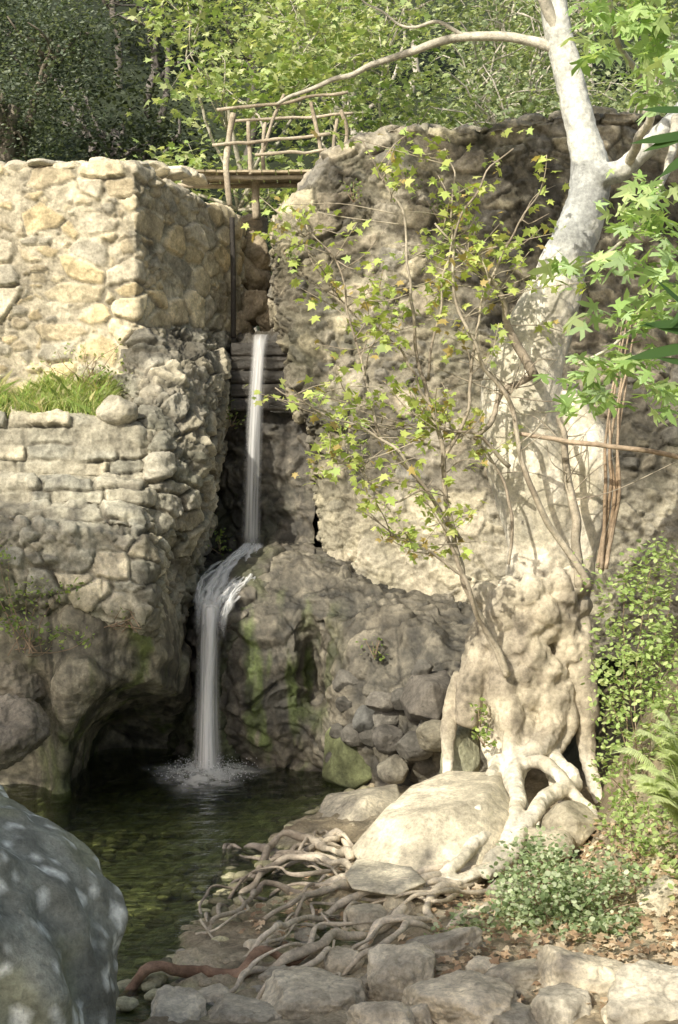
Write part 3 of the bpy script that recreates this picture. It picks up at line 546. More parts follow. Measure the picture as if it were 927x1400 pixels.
hullrock('boulder',[W(545,955,12.2),W(562,922,12.3),W(612,915,12.4),W(622,945,12.0),W(600,985,11.8),W(560,975,11.9),W(560,990,12.5),W(610,985,12.5),W(590,935,11.8)],10,(.15,.135,.115),sharp=100,mat=M_wet,label='dark angular block wedged on the bedrock ledge',category='boulder')
hullrock('boulder',[W(440,1060,13.0),W(445,1000,13.2),W(470,975,13.2),W(500,1010,13.0),W(515,1060,12.8),W(480,1080,12.7),W(450,1080,13.5),W(510,1080,13.3),W(470,1020,12.8)],16,(.17,.19,.09),sharp=80,mat=M_wet,label='algae green wedge of rock at the far pool edge',category='boulder')
rock('boulder',W(12,1005,12.1),(.36,.4,.36),14,(.26,.235,.19),sub=6,cuts=14,sharp=30,noise=.1,label='dark grey brown boulder standing in the pool',category='boulder')
rock('boulder',W(18,925,12.6),(.40,.4,.34),15,(.28,.255,.20),sub=6,cuts=14,sharp=30,noise=.1,rot=2,label='dark rounded boulder below the retaining wall',category='boulder')
rr0=np.random.default_rng(3)
lst=[(565,1020,12.0,.16,.2,.11,(.16,.15,.13)),(540,1052,12.1,.14,.15,.11,(.26,.24,.19)),(500,985,12.7,.10,.15,.12,(.17,.17,.16)),(520,960,12.5,.12,.14,.10,(.2,.185,.16)),(600,1005,11.7,.15,.2,.12,(.22,.20,.15)),(640,955,11.7,.12,.2,.14,(.36,.32,.24)),(530,1010,12.3,.15,.14,.12,(.13,.12,.105))]
for _ in range(16):
    px=rr0.uniform(460,620); py=rr0.uniform(900,1040); d=np.interp(px,[450,500,560,620],[13.25,12.9,12.4,12.05])-(py-900)*.0012; s=rr0.uniform(.06,.13); b_=rr0.uniform(.08,.18)
    lst.append((px,py,d,s*1.2,s,s*.9,(b_,b_*.94,b_*.82)))
nl=len(lst)
lst+=[(785,1130,9.6,.2,.22,.15,(.5,.45,.34)),(705,1225,8.7,.16,.18,.10,(.5,.46,.36)),(745,1155,9.4,.16,.2,.12,(.5,.45,.34))]
for j,(px,py,d,sx,sy,sz,c_) in enumerate(lst):
    rock('boulder',W(px,py,d),(sx*1.15,sy,sz*1.1),1030+j,c_,rot=j*1.3,tilt=.25*math.sin(j*2),sub=5 if sx>.11 else 4,cuts=9,noise=.05,sharp=80,mat=M_wet if j<nl else M_boulder,label='angular broken rock lying on the bedrock ledge' if j<nl else 'pale rock lodged between tree roots',category='rock',group='rocks on the ledge')
rock('stone_block',W(161,560,13.2),(.20,.2,.17),60,(.42,.39,.31),cuts=6,noise=.04,sub=5,sharp=40,label='squared grey stone block on the terrace edge',category='stone')
for j in range(12):
    rock('cap_stone',W([455,500,535,590,640,700,770,820,600,475,560,735][j],[212,198,184,183,182,176,162,159,190,208,186,170][j],[15.2,15.1,15.1,15,15,14.9,14.8,14.7,15,15.2,15.1,14.9][j]),(.14+.05*(j%3),.16,.08+.02*(j%2)),340+j,(.36,.33,.26),rot=j*.9,sub=4,mat=M_rock,noise=.09,sharp=35,label='rough broken stone on top of the dam wall',category='stone',group='stones on the dam top')
fg=[(430,1378,.36,.3,.17),(545,1352,.24,.24,.20),(628,1382,.33,.3,.14),(600,1308,.32,.22,.14),(500,1270,.16,.16,.13),(715,1345,.2,.2,.10),(800,1360,.32,.22,.22),(905,1378,.28,.3,.18),(240,1394,.22,.2,.10),(335,1398,.26,.2,.11),(470,1325,.13,.14,.10),(766,1396,.18,.2,.13),(905,1240,.16,.15,.16),(350,1300,.08,.08,.06),(520,1406,.17,.2,.11),(690,1406,.24,.2,.12),(545,1250,.12,.12,.12),(420,1290,.1,.1,.07),(660,1335,.1,.12,.10),(380,1345,.12,.1,.07),(290,1372,.12,.1,.07),(850,1397,.11,.12,.09),(575,1400,.08,.08,.08),(500,1360,.09,.08,.08)]
for j,(px,py,sx,sy,sz) in enumerate(fg):
    g=G(px,py); rock('boulder',g+np.array([0,0,0]),(sx,sy,sz*1.15),1400+j,[(.62,.56,.43),(.54,.49,.38),(.66,.59,.45),(.50,.46,.37)][j%4],rot=j,tilt=.25*math.sin(j*1.7),sub=5 if sx<.2 else 6,cuts=14,noise=.09,sharp=40,flat=.85 if j%3 else .65,label='flat weathered rock half buried in the bank',category='rock',group='flat rocks on the bank')
protos=[]
for k_ in range(6):
    q,Fa=stone_mesh(900+k_,10,.06,3,sharp=30); q*=np.array([1,.8,.55]); C=np.array([[.50,.46,.36],[.42,.39,.31],[.58,.51,.38],[.33,.31,.26],[.52,.45,.32],[.45,.42,.35]][k_])*(1+.2*fbm(q*3,3,k_))[:,None]
    protos.append(mkmesh('pebble',q,Fa,C,M_boulder))
r=np.random.default_rng(21); cnt=0
while cnt<220:
    px=r.uniform(190,900); py=r.uniform(1120,1400)
    if py<1400-(px-180)*.9+20 and py<1290 and px<480: continue
    g=G(px,py)
    if g[2]<-.12: continue
    s=r.uniform(.015,.055)*(1.4 if r.random()<.2 else 1)
    o=bpy.data.objects.new('pebble',protos[cnt%6]); reg(o,g+np.array([0,0,s*.2]),None,'small rounded stone on the bank among roots','stone','small stones on the bank'); o.scale=(s,s*r.uniform(.7,1.2),s*r.uniform(.6,1.1)); o.rotation_euler=(0,0,r.uniform(0,6)); cnt+=1
r=np.random.default_rng(5); q0,F0=stone_mesh(950,9,.04,2)
Vs=[];Fs_=[];Cs=[];o_=0
for k_ in range(750):
    y=r.uniform(6.8,12.5); x=shx(y)-r.uniform(-.1,2.4)
    s=r.uniform(.03,.09); a=r.uniform(0,6); q=q0*np.array([s,s*.8,s*.5]); q=q@np.array([[math.cos(a),math.sin(a),0],[-math.sin(a),math.cos(a),0],[0,0,1]])
    z=float(H0(x,y))+s*.3; Vs.append(q+np.array([x,y,z])); Fs_.append(F0+o_); o_+=len(q); Cs.append(np.tile(np.array([.50,.47,.30])*r.uniform(.35,1.3),(len(q),1)))
put('cobbles',np.concatenate(Vs),np.concatenate(Fs_),np.concatenate(Cs),M_boulder,kind='stuff',label='olive brown cobbles on the pool bottom',category='stones')
# ------------------------------------------------ SYCAMORE
def T_(px,py,d,rp): return (W(px,py,d),rp/F*d)
syc=empty('sycamore_tree',W(730,1000,11.2),'old pale sycamore with swollen burled base and exposed roots','tree')
def pt(lst,**k):
    a=[T_(*q) for q in lst]; return tube([x[0] for x in a],[x[1] for x in a],**k)
parts=[pt([(752,-420,11.6,9),(750,-200,11.5,14),(757,0,11.4,18),(777,100,11.4,20),(796,185,11.3,22),(808,240,11.3,27),(795,300,11.3,30),(768,370,11.3,33),(742,440,11.3,44),(714,520,11.3,54),(718,600,11.3,60),(737,680,11.3,60),(744,750,11.3,50),(738,830,11.3,48),(722,900,11.2,50),(708,970,11.2,32),(700,1030,11.1,18)],seg=24,res=.05),
 pt([(800,235,11.3,20),(845,235,11.1,15),(880,205,11,14),(925,160,10.9,13),(990,80,10.8,11)],seg=14,res=.05),
 pt([(770,540,11.3,24),(798,612,11.2,38),(802,690,11.2,34),(786,760,11.2,28),(772,840,11.2,32),(760,900,11.2,30)],seg=16,res=.05),
 pt([(700,830,11.15,40),(672,880,11.05,32),(650,930,10.95,20),(636,990,10.9,12)],seg=14,res=.05),
 pt([(755,850,11.1,38),(785,890,11.0,26),(803,960,10.9,15),(803,1030,10.9,11),(820,1100,10.8,9)],seg=14,res=.05),
 pt([(690,900,11,36),(690,960,10.85,22),(700,1020,10.6,15),(694,1080,10.3,13),(670,1125,9.8,12),(640,1165,9.1,10),(600,1205,8.85,8),(540,1225,8.8,6)],seg=12,res=.04,wob=.05),
 pt([(735,930,11,34),(752,985,10.8,20),(742,1020,10.6,14),(708,1050,10.45,13),(704,1100,9.9,12),(690,1150,9.3,11),(640,1198,8.9,8),(590,1222,8.8,7)],seg=12,res=.04,wob=.05),
 pt([(745,990,10.9,16),(770,1040,10.6,12),(792,1075,10.3,11),(750,1090,10.0,12),(724,1120,9.6,11),(700,1155,9.2,10),(660,1195,8.9,8)],seg=12,res=.04,wob=.05),
 pt([(705,1060,10.5,11),(735,1045,10.4,10),(765,1055,10.3,9),(785,1090,10.1,8),(810,1120,9.9,7)],seg=12,res=.04,wob=.04),
 pt([(690,960,10.9,14),(680,1030,10.7,9),(672,1070,10.2,7),(650,1110,9.5,6)],seg=10,res=.04,wob=.03),
 pt([(670,940,11.0,16),(662,1000,10.9,9),(668,1040,10.7,8),(680,1090,10.3,7),(660,1130,9.8,6)],seg=10,res=.04,wob=.04),
 pt([(770,940,11.0,16),(775,1000,10.8,9),(760,1050,10.6,8),(775,1100,10.2,7)],seg=10,res=.04,wob=.04),
 pt([(632,925,11.1,12),(620,960,11.0,10),(613,1000,10.9,9),(612,1050,10.8,8),(600,1090,10.7,6)],seg=10,res=.04),
 pt([(720,960,10.9,18),(722,1010,10.7,10),(715,1045,10.5,9),(712,1090,10.2,8),(735,1130,9.9,6)],seg=10,res=.04,wob=.04)]
r=np.random.default_rng(4)
for k_ in range(120):
    px=r.uniform(662,795); py=r.uniform(790,965); s=r.uniform(8,24); u=min(1,abs((px-728)/78))
    q,Fa=stone_mesh(k_,12,.03,2); c0=W(px,py,11.2-math.sqrt(1-u*u)*.36); parts.append((q*s/F*11*1.15*np.array([1,.9,1.05])+c0,np.zeros((0,4),int),Fa))
V,Fs=merge(parts); me=mkmesh('tmp',V,Fs); to=bpy.data.objects.new('tmp',me); COL.objects.link(to)
md_=to.modifiers.new('r','REMESH'); md_.mode='VOXEL'; md_.voxel_size=.015; sm=to.modifiers.new('s','SMOOTH'); sm.iterations=3; sm.factor=.5
dg=bpy.context.evaluated_depsgraph_get(); ev=to.evaluated_get(dg); m2=ev.to_mesh(); nv=len(m2.vertices)
co=np.empty(nv*3,np.float32); m2.vertices.foreach_get('co',co); co=co.reshape(-1,3).astype(float); nn=np.empty(nv*3,np.float32); m2.vertices.foreach_get('normal',nn); nn=nn.reshape(-1,3)
lv=np.empty(len(m2.loops),np.int32); m2.loops.foreach_get('vertex_index',lv); lt_=np.empty(len(m2.polygons),np.int32); m2.polygons.foreach_get('loop_total',lt_)
FF=lv.reshape(-1,4) if (lt_==4).all() else np.array([list(p_.vertices) for p_ in m2.polygons if len(p_.vertices)==4])
ev.to_mesh_clear(); bpy.data.objects.remove(to)
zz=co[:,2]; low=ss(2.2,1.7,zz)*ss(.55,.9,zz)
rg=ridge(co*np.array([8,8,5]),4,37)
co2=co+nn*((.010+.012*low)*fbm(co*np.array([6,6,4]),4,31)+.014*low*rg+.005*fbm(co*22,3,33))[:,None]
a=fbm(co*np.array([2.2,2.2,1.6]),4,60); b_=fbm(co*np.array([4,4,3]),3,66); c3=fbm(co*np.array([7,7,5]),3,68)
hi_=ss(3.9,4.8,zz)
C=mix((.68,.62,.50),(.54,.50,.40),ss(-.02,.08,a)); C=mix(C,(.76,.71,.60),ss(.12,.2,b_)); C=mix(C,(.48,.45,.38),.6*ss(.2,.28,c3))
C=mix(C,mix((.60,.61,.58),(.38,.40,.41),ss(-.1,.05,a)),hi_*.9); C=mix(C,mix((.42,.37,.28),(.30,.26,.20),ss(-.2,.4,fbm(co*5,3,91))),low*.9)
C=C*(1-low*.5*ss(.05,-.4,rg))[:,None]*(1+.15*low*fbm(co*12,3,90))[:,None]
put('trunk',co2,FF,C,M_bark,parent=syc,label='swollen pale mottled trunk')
def limb(nm,lst,par,seg=8,res=.05,wob=.03,c=((.46,.43,.36),(.64,.60,.51)),k=0,**kw):
    V,Fs=merge([pt(lst,seg=seg,res=res,wob=wob,k=k)]); return put(nm,V,Fs,barkC(V,*c),M_bark,parent=par,**kw)
limb('limb',[(757,66,11.4,8),(720,54,11.5,7),(670,48,11.6,6.5),(620,52,11.7,6),(560,74,11.8,5),(500,95,11.9,4),(440,115,12,3.2),(380,138,12.1,2.4)],syc,label='long bare limb arching over the footbridge')
limb('limb',[(640,50,11.65,3.2),(600,30,11.7,2.6),(560,40,11.8,2),(520,20,11.9,1.6),(470,-20,12,1.2)],syc)
limb('limb',[(770,60,11.4,9),(720,-40,11.2,8),(640,-160,11,7),(500,-300,10.5,6),(350,-420,10,4)],syc)
limb('limb',[(860,225,11,7),(890,140,10.2,5),(850,60,9.6,4),(830,-30,9.2,3)],syc)
limb('limb',[(925,160,10.8,7),(900,260,9.8,4),(850,330,9.3,2.6),(790,370,9,1.6)],syc)
limb('limb',[(940,150,10.8,8),(960,330,9.6,5),(900,430,9.2,2.6),(790,500,9,1.6)],syc)
def pts(cl,n,r,sp):
    out=[]
    for px,py,d,sx,sy in cl:
        m=int(n*sx*sy/2500)+2
        q=np.stack([r.normal(size=m)*sx*.5+px,r.normal(size=m)*sy*.5+py],1)
        dd=d+r.normal(size=m)*sp; out.append(np.stack([(q[:,0]-463.5)/F*dd,dd,CZ+(700-q[:,1])/F*dd],1))
    return np.concatenate(out)
r=np.random.default_rng(12)
cl=[(880,20,9.2,60,40),(815,60,9.4,30,30),(900,70,9.0,50,45),(810,12,9.6,30,24),(905,130,9.2,35,25),(865,290,9.3,55,26),(905,330,9,40,40),(775,370,9,40,18),(835,355,9.1,55,22),(900,400,9,40,40),(855,430,9,55,22),(795,505,9,40,20),(860,500,9,55,30),(775,555,9,30,14),(905,540,9,35,26),(825,540,9.1,40,16),(880,260,9.4,40,20)]
grn=((.33,.47,.18),(.41,.55,.23),(.27,.41,.14),(.48,.59,.28),(.37,.51,.26))
P=pts(cl,56,r,.28)
P2=blobs([(.6,11,9.6,1.6,1.6,.8),(-1.2,10.4,9.3,1.2,1.4,.7),(2.2,11.4,10,1.6,1.5,.9),(-.4,9.2,9.6,1.2,1.0,.7),(1.8,9.8,9.4,1.2,1.2,.8),(3.4,10,9.0,1.2,1.3,.9)],2700,r,.3,16)
V1,F1,C1=leaves(P,.115,'palm',grn,up=.5,r=r,droop=.8); V2,F2,C2=leaves(P2,.2,'maple',grn,up=1.2,r=r)
put('crown',np.concatenate([V1,V2]),[F1,F2+len(V1)],np.concatenate([C1,C2]),M_leaf,parent=syc,smooth=False,label='sprays of large lobed bright green leaves')
rootdefs=[[(670,1185,14),(640,1205,12),(600,1218,11),(540,1222,10),(480,1222,9),(420,1225,8),(360,1240,7),(310,1262,6),(285,1275,4)],
 [(640,1210,12),(590,1222,10),(530,1218,9),(470,1200,9),(420,1182,8),(360,1185,8),(310,1190,7),(298,1215,5)],
 [(490,1205,9),(465,1185,8),(440,1168,8),(390,1180,7),(340,1205,7),(305,1225,5)],
 [(472,1160,7),(460,1150,7),(445,1150,7),(430,1160,6),(410,1136,4)],
 [(560,1222,8),(510,1216,8),(460,1210,7),(400,1205,7),(350,1220,6),(300,1245,6),(283,1272,4)],
 [(760,1130,12),(725,1170,11),(685,1200,11),(630,1218,10),(590,1230,9),(560,1242,8),(500,1255,7),(440,1275,7),(395,1300,6),(340,1310,6),(300,1318,4)],
 [(640,1216,9),(580,1237,9),(530,1232,8),(480,1238,8),(430,1255,7),(400,1285,6),(370,1310,5)],
 [(430,1325,6),(400,1332,9),(360,1336,11),(300,1340,12),(230,1350,12),(175,1366,9)],
 [(560,1260,8),(500,1290,9),(440,1310,9),(380,1335,8),(320,1350,8),(270,1368,6)],
 [(700,1200,9),(650,1218,8),(600,1242,8),(560,1275,7),(500,1300,6),(450,1330,5)],
 [(800,1130,10),(765,1155,9),(715,1190,8),(650,1216,7),(560,1230,7)],
 [(470,1225,6),(430,1240,6),(390,1262,5),(350,1265,4)],
 [(490,1210,6),(475,1195,6),(455,1196,5),(440,1200,5),(390,1192,5),(350,1195,4)],
 [(480,1310,5),(430,1345,6),(390,1360,5),(340,1372,4)],
 [(660,1260,6),(600,1285,7),(540,1300,6),(490,1330,6),(430,1350,5)],
 [(620,1226,6),(560,1236,6),(500,1242,6),(470,1262,5),(450,1300,4)],
 [(455,1150,5),(455,1155,5),(440,1160,5),(415,1185,5),(380,1205,4)]]
r=np.random.default_rng(8)
extra=[[(x+r.uniform(-22,22),y+r.uniform(-8,20),w_*.5) for x,y,w_ in rootdefs[i_]] for i_ in (0,1,4,5,8,15,9,13,2,11,2,12,1,4,6,3)]
for k_,rd in enumerate(rootdefs+extra):
    P=[];R=[]
    for j,(x,y,w_) in enumerate(rd):
        g=G(x,y); ra=w_/F*g[1]*.7; lift=.10*abs(math.sin(j*1.9+k_)) ; g[2]=max(g[2],-.08)+ra*.7+lift; P.append(g); R.append(ra*(1+.25*math.sin(j*2.7+k_)))
    P[-1][2]-=.1
    V,Fs=merge([tube(P,R,10,.028,.09,k_*3,.4)])
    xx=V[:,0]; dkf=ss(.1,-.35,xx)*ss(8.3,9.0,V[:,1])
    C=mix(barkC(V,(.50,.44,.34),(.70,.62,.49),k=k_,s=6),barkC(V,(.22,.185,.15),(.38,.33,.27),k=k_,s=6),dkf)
    if k_==7: C=barkC(V,(.24,.15,.10),(.38,.26,.18),k=k_,s=6)
    put('root',V,Fs,C,M_bark,parent=syc)
# ------------------------------------------------ sapling
yp=((.48,.56,.16),(.42,.52,.14),(.54,.58,.22),(.46,.54,.16),(.40,.52,.18),(.50,.57,.18),(.38,.49,.13),(.44,.54,.16),(.46,.36,.14))
stems=[[(690,930,10.7,6),(660,850,10.6,6),(625,750,10.5,5),(610,640,10.5,4.5),(585,520,10.5,3.5),(560,400,10.4,2.5),(545,300,10.4,2),(500,195,10.4,1.2)],
 [(625,740,10.5,4),(560,640,10.3,3),(510,560,10.2,2.5),(480,450,10.2,2),(465,360,10.2,1.5),(400,300,10.2,1)],
 [(690,925,10.7,5),(640,800,10.4,4),(590,680,10.2,3),(520,600,10.1,2.4),(440,560,10,1.8),(370,530,10,1.2)],
 [(800,800,10.6,7),(760,720,10.6,6),(720,655,10.5,5),(700,560,10.5,4),(650,480,10.4,3),(620,380,10.4,2.5),(640,280,10.4,2),(700,200,10.4,1.2)],
 [(610,640,10.5,3.5),(640,540,10.5,3),(655,430,10.5,2.4),(690,340,10.5,2),(745,250,10.5,1.2)],
 [(730,520,10.7,9),(705,480,10.7,8),(690,430,10.7,6),(675,395,10.6,4),(640,350,10.6,2.5),(600,310,10.6,1.5)],
 [(655,600,10.5,5),(690,545,10.6,5),(725,515,10.7,6)],
 [(795,800,10.7,9),(780,700,10.7,8),(770,620,10.7,6),(765,560,10.7,4)],
 [(590,660,10.3,2.5),(530,690,10.2,2),(490,640,10.2,1.5),(440,625,10.1,1)],
 [(640,790,10.4,3),(560,740,10.2,2),(525,730,10.1,1)],
 [(600,560,10.5,2.5),(540,470,10.4,2),(470,420,10.3,1.4),(410,310,10.3,1)],
 [(700,640,10.6,4),(650,600,10.5,3),(600,590,10.4,2),(560,540,10.4,1.5)],
 [(585,520,10.5,2.6),(600,400,10.5,2),(620,300,10.5,1.6),(610,200,10.6,1)],
 [(700,770,10.7,3),(690,680,10.7,3),(668,620,10.7,2),(600,585,10.7,1.5),(500,590,10.7,1)]]
sap=empty('sapling',W(688,930,10.7),'slender leafy saplings with sparse yellow-green leaves','sapling')
Ls=[pt([(a_,b_2,c_2,max(.9,d_2*.8)) for a_,b_2,c_2,d_2 in s_],seg=6,res=.05,wob=.05,k=i_) for i_,s_ in enumerate(stems)]; LP=[]
r=np.random.default_rng(31)
for s_ in stems:
    A=np.array([T_(*q)[0] for q in s_])
    for _ in range(16):
        t0=r.uniform(.3,1)*(len(A)-1); i0=int(min(t0,len(A)-2)); b0=A[i0]*(1-(t0-i0))+A[i0+1]*(t0-i0)
        dr=np.array([r.normal()*.3,r.normal()*.2,r.uniform(-.05,.35)]); tip=b0+dr
        Ls.append(tube([b0,b0+dr*.5+r.normal(size=3)*.03,tip],[.005,.004,.0025],5,.05))
        if r.random()<.82 and not (b0[0]>1.15 and b0[2]<3.6):
            for w_ in r.uniform(.5,1.1,r.integers(6,14)): LP.append(b0+dr*w_+r.normal(size=3)*.045)
V,Fs=merge(Ls); put('stem',V,Fs,barkC(V,(.33,.28,.22),(.48,.43,.34)),M_bark,parent=sap)
ex=pts([(400,545,10,20,10),(440,520,10,25,12),(540,735,10.1,20,12),(640,330,10.4,40,20),(700,180,10.5,40,14),(430,330,10.3,18,20),(640,650,10.4,50,15),(440,625,10.1,20,10),(620,200,10.5,40,15),(560,260,10.4,30,18),(600,440,10.4,40,16)],15.0,r,.12)
LP=np.concatenate([np.array(LP),ex]); V,Fa,C=leaves(LP,.07,'maple',yp,up=.4,r=r,droop=.9); put('crown',V,Fa,C,M_leaf,parent=sap,smooth=False)
hs=empty('sucker_shoots',W(820,780,10.9),'thin brown sucker shoots rising beside the trunk','plant')
Ls=[pt([(818+k_*2,780,10.9,3),(832+k_*3,680,10.8,2.6),(828+k_*5,600,10.8,2),(840+k_*6,500,10.7,1.5),(850+8*k_,430,10.7,1)],seg=6,res=.06,wob=.03,k=k_) for k_ in range(5)]+[pt([(700,590,10.6,3),(780,600,10.5,3.5),(860,612,10.4,3.5),(940,630,10.3,3.5)],seg=6,wob=.02)]
V,Fs=merge(Ls); put('stem',V,Fs,barkC(V,(.34,.25,.17),(.46,.37,.28)),M_bark,parent=hs)
# ------------------------------------------------ shrubs, ivy, fern, litter
def shrub(name,label,cl,n,sp,size,shape,pal,cat='shrub',droop=.3,seed=0,group=None,mat=None,up=.6,base=None,ns=14,clumpy=0):
    r=np.random.default_rng(seed); P=pts(cl,n if not clumpy else n/clumpy,r,sp)
    if clumpy: P=np.repeat(P,clumpy,0)+r.normal(size=(len(P)*clumpy,3))*.045
    if P[:,1].max()<12: P[:,2]=np.maximum(P[:,2],H(P[:,0],P[:,1])+r.uniform(.01,.08,len(P)))
    V,Fa,C=leaves(P,size,shape,pal,up=up,r=r,droop=droop)
    c=P.mean(0); b=np.array([c[0],c[1],P[:,2].min()]) if base is None else base; e=empty(name,b,label,cat,group); put('foliage',V,Fa,C,mat or M_leaf,parent=e,smooth=False)
    Ls=[]
    for j in range(ns):
        q=P[r.integers(len(P))]; Ls.append(tube([b+r.normal(size=3)*[.12,.12,0]*(ns>5),(b+q)/2+r.normal(size=3)*.05*(ns>5),q],[.005,.004,.002],5,.06,.02*(ns>5),j))
    V,Fs=merge(Ls); put('stem',V,Fs,barkC(V,(.25,.18,.12),(.36,.28,.2)),M_bark,parent=e)
shg=((.34,.46,.17),(.40,.52,.20),(.48,.56,.26),(.24,.34,.11))
shrub('ivy_shrub','light green climbing shrub on the steep bank',[(880,800,9.5,60,36),(905,880,9.2,36,46),(860,900,9.4,36,50),(835,960,9.6,20,35),(900,960,9.1,40,40),(860,1020,9.3,36,32),(832,850,9.9,18,24),(905,760,9.7,40,20),(832,1050,9.5,16,28),(850,1100,9.2,24,20),(915,1010,9.0,20,24),(820,910,10.0,12,30)],520,.2,.045,'oval',shg,seed=3,clumpy=6)
shrub('ivy_shrub','low leafy growth covering the foot of the bank',[(860,1120,8.9,30,26),(890,1160,8.5,36,30),(915,1210,8.2,26,36),(840,1140,9.0,20,18),(900,1110,8.6,30,24)],420,.18,.045,'oval',shg,seed=13,clumpy=6)
shrub('shrub','low shrub with small round blue-green leaves on litter',[(740,1180,8.25,46,26),(700,1235,8.05,46,26),(800,1225,8.0,46,30),(645,1270,7.95,30,16),(760,1275,7.9,50,26),(620,1295,7.9,24,10),(840,1200,8.1,35,25),(850,1285,7.85,35,20),(700,1200,8.2,24,20),(740,1225,7.9,40,30),(810,1270,7.8,40,24),(770,1200,8.0,40,30),(730,1155,8.3,30,16)],680,.13,.033,'round',((.30,.39,.21),(.40,.48,.29),(.49,.56,.39),(.18,.25,.12)),seed=4,ns=34,clumpy=6)
gp=((.26,.36,.10),(.36,.44,.15),(.17,.25,.07))
shrub('weed_plant','leafy weeds at the foot of the sunlit wall',[(110,485,13.7,34,18),(145,510,13.6,25,20),(60,500,13.8,34,10),(160,480,13.6,14,18)],200,.08,.045,'oval',((.34,.40,.18),(.24,.32,.12),(.50,.50,.28)),seed=5,cat='plant')
shrub('weed_plant','trailing green weeds hanging over the bedrock ledge',[(30,810,12.1,45,18),(90,805,12.1,30,14),(20,850,12.0,40,26),(70,870,12.0,35,18),(5,760,12.1,14,24),(115,872,11.95,14,12)],300,.07,.045,'oval',gp,seed=6,cat='plant')
shrub('weed_plant','small bright weeds on the wet ledge',[(190,825,12.45,18,8),(165,835,12.25,16,8),(175,850,12.25,10,14)],200,.05,.05,'lance',gp,seed=7,cat='plant')
for j,(px,py,d) in enumerate([(315,562,15),(480,255,14.6),(515,375,14.4),(300,735,14.6),(655,970,10.75),(395,345,14.8),(510,880,12.9),(660,1000,10.6),(600,280,14.4),(560,240,14.5)]):
    shrub('weed_plant','small green weed growing from a wall crack',[(px,py,d,14,12),(px+8,py+14,d,9,9)],420,.06,.045,'oval',gp,seed=20+j,cat='plant',group='weeds in wall cracks',ns=5)
Pn=[];Dn=[]
nb=empty('oleander_branch',W(985,330,4.6),'dark glossy narrow leaves of an overhanging branch','plant')
V,Fs=merge([pt([(1010,700,4.7,5),(985,450,4.6,4),(950,330,4.6,3),(940,160,4.6,2)],seg=6,wob=.02)]); put('stem',V,Fs,barkC(V,(.1,.08,.05),(.2,.16,.1)),M_bark,parent=nb)
specs=[((960,175),(-75,30)),((960,150),(-80,0)),((955,200),(-50,40)),((960,440),(-80,5)),((958,470),(-95,20)),((950,430),(-50,-45)),((955,460),(-70,-18)),((960,180),(-90,15)),((960,400),(-40,40)),((960,500),(-60,-10))]
for (a,b),(dx,dy) in specs: Pn.append(W(a,b,4.6)); Dn.append((W(a+dx,b+dy,4.55)-W(a,b,4.6)))
Pn=np.array(Pn);Dn=np.array(Dn); ln=np.linalg.norm(Dn,axis=1); T=SH['lance']; up_=np.array([.1,-.75,.65]); S=np.cross(Dn/ln[:,None],up_)
V=(Pn[:,None]+Dn[:,None]*T[None,:,1,None]*1.1+S[:,None]*T[None,:,0,None]*ln[:,None,None]*1.0).reshape(-1,3)
put('foliage',V,np.arange(len(V)).reshape(-1,6),np.tile([.06,.12,.035],(len(V),1)),M_leaf,parent=nb,smooth=False)
base=W(945,1150,7.7)
fn=empty('fern',base,'pale green fern growing from the bank','fern')
r=np.random.default_rng(6); PV=[];FVc=[];C_=[];k0=0
for k_ in range(44):
    an=r.uniform(math.pi*.4,math.pi*1.2) if k_%4 else r.uniform(0,math.pi*.5); ln_=r.uniform(.2,.44); dirx=np.array([math.cos(an),-.35+r.normal()*.3,0]); dirx/=np.linalg.norm(dirx); hh=r.uniform(.4,1.05)
    nP=50
    for j in range(nP):
        t=j/(nP-1); c0=base+dirx*ln_*t+np.array([0,0,hh*(1.7*t-1.05*t*t)]); sd=np.cross(dirx,[0,0,1]); w_=.08*math.sin(math.pi*min(1,t*.82+.18))*r.uniform(.8,1.1)
        for s_ in (-1,1):
            tip=c0+np.array([sd[0]*s_,sd[1]*s_,.35*s_*(1 if dirx[0]<0 else -1)-.1])*w_+dirx*.03; tg=dirx; b1=c0+tg*.004; b0=c0-tg*.004; mid=(c0+tip)/2
            PV+= [b0,mid-tg*.006,tip,mid+tg*.006,b1]; FVc.append([k0,k0+1,k0+2,k0+3,k0+4]); k0+=5; C_+=[np.array([.56,.64,.36])*r.uniform(.75,1.15)]*5
put('frond',np.array(PV),np.array(FVc),np.array(C_),M_leaf,parent=fn,smooth=False)
def grass(name,label,P,hgt,pal,seed):
    r=np.random.default_rng(seed); n=len(P); D=np.stack([r.normal(size=n)*.35,r.normal(size=n)*.35,np.ones(n)],1); h=hgt*r.uniform(.5,1.2,n)
    a=r.uniform(0,np.pi,n); S=np.stack([np.cos(a),np.sin(a),a*0],1)*.005
    B=D*[1.8,1.8,.85]
    V=np.stack([P-S,P+S,P+D*(h*.55)[:,None]+S*.8,P+B*h[:,None],P+D*(h*.55)[:,None]-S*.8],1)
    pal=np.array(pal); C=np.repeat(pal[r.integers(0,len(pal),n)]*r.uniform(.7,1.3,(n,1)),5,0)
    put(name,V.reshape(-1,3),np.arange(n*5).reshape(n,5),C,M_leaf,kind='stuff',label=label,category='grass',smooth=False)
r=np.random.default_rng(14); n=6500; x=r.uniform(-4.2,-2.2,n)
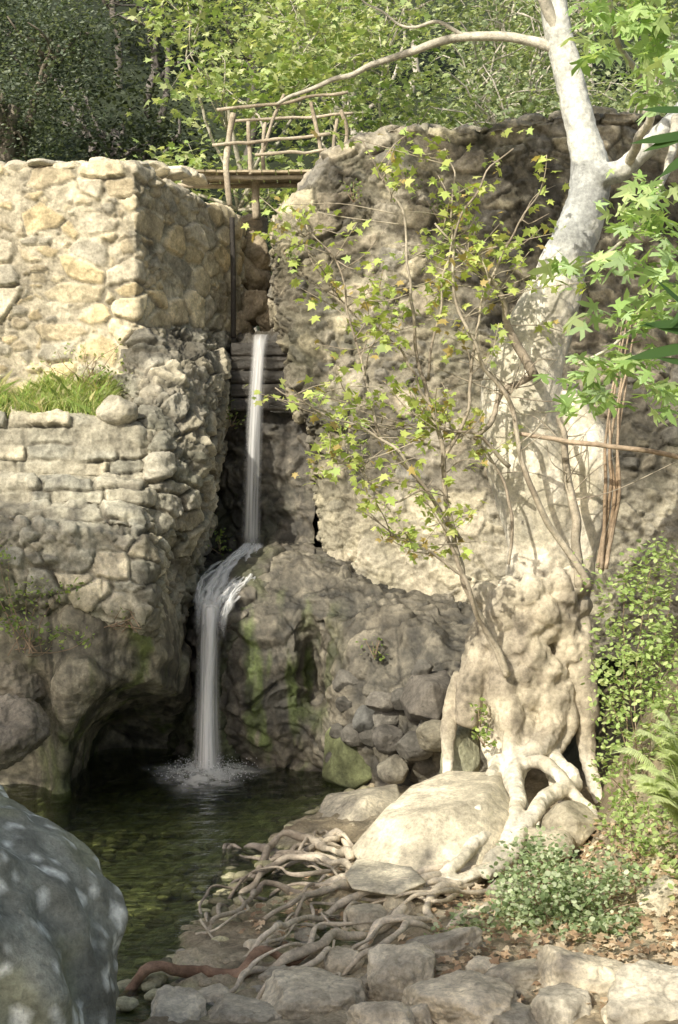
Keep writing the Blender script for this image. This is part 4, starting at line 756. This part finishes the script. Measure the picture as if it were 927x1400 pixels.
y=r.uniform(13.2,14.0,n); kp=fbm(np.stack([x*2.5,y*2.5,x*0],1),3,5)>-.25; x=x[kp];y=y[kp]
grass('grass','green grass tufts on the small terrace',np.stack([x,y,3.4+(y-13.3)*.5],1),.24,((.34,.46,.14),(.44,.52,.20),(.60,.57,.34),(.26,.36,.11)),1)
r=np.random.default_rng(15); P=[]
while len(P)<1700:
    px=r.uniform(590,935); py=r.uniform(1130,1395)
    if py>1340 and r.random()<.4: continue
    P.append(G(px,py,.02))
for _ in range(160): P.append(G(r.uniform(330,560),r.uniform(1190,1300),.02))
P=np.array(P); P[:,2]+=r.uniform(0,.05,len(P))
V,Fa,C=leaves(P,.055,'tuft',((.42,.30,.19),(.52,.40,.27),(.32,.22,.14),(.60,.50,.36)),up=1.5,r=r); put('leaf_litter',V,Fa,C,M_leafdry,kind='stuff',label='dry brown fallen leaves on the bank',category='leaves',smooth=False)
# ------------------------------------------------ light, camera
s=np.array([-.46,-.70,.60]); s/=np.linalg.norm(s)
w=bpy.data.worlds.new('World'); bpy.context.scene.world=w; w.use_nodes=True; t=w.node_tree; bg=t.nodes['Background']
sk=t.nodes.new('ShaderNodeTexSky'); sk.sky_type='NISHITA'; sk.sun_disc=False; sk.sun_elevation=math.asin(s[2]); sk.sun_rotation=math.atan2(s[0],s[1]); sk.dust_density=4.0; t.links.new(sk.outputs[0],bg.inputs[0]); bg.inputs[1].default_value=.15
sl=bpy.data.lights.new('sun','SUN'); sl.energy=5.0; sl.angle=math.radians(.5); sl.color=(1,.93,.77); so=bpy.data.objects.new('sun',sl); COL.objects.link(so); so.rotation_euler=Vector(s).to_track_quat('Z','Y').to_euler()
cam=bpy.data.cameras.new('camera'); cam.sensor_fit='VERTICAL'; cam.sensor_height=24; cam.lens=24*F/1400; cam.clip_end=500; co_=bpy.data.objects.new('camera',cam); COL.objects.link(co_); co_.location=(0,0,CZ); co_.rotation_euler=(math.pi/2,0,0); bpy.context.scene.camera=co_
sc=bpy.context.scene; sc.view_settings.view_transform='Standard'; sc.view_settings.look='None'; sc.view_settings.exposure=0
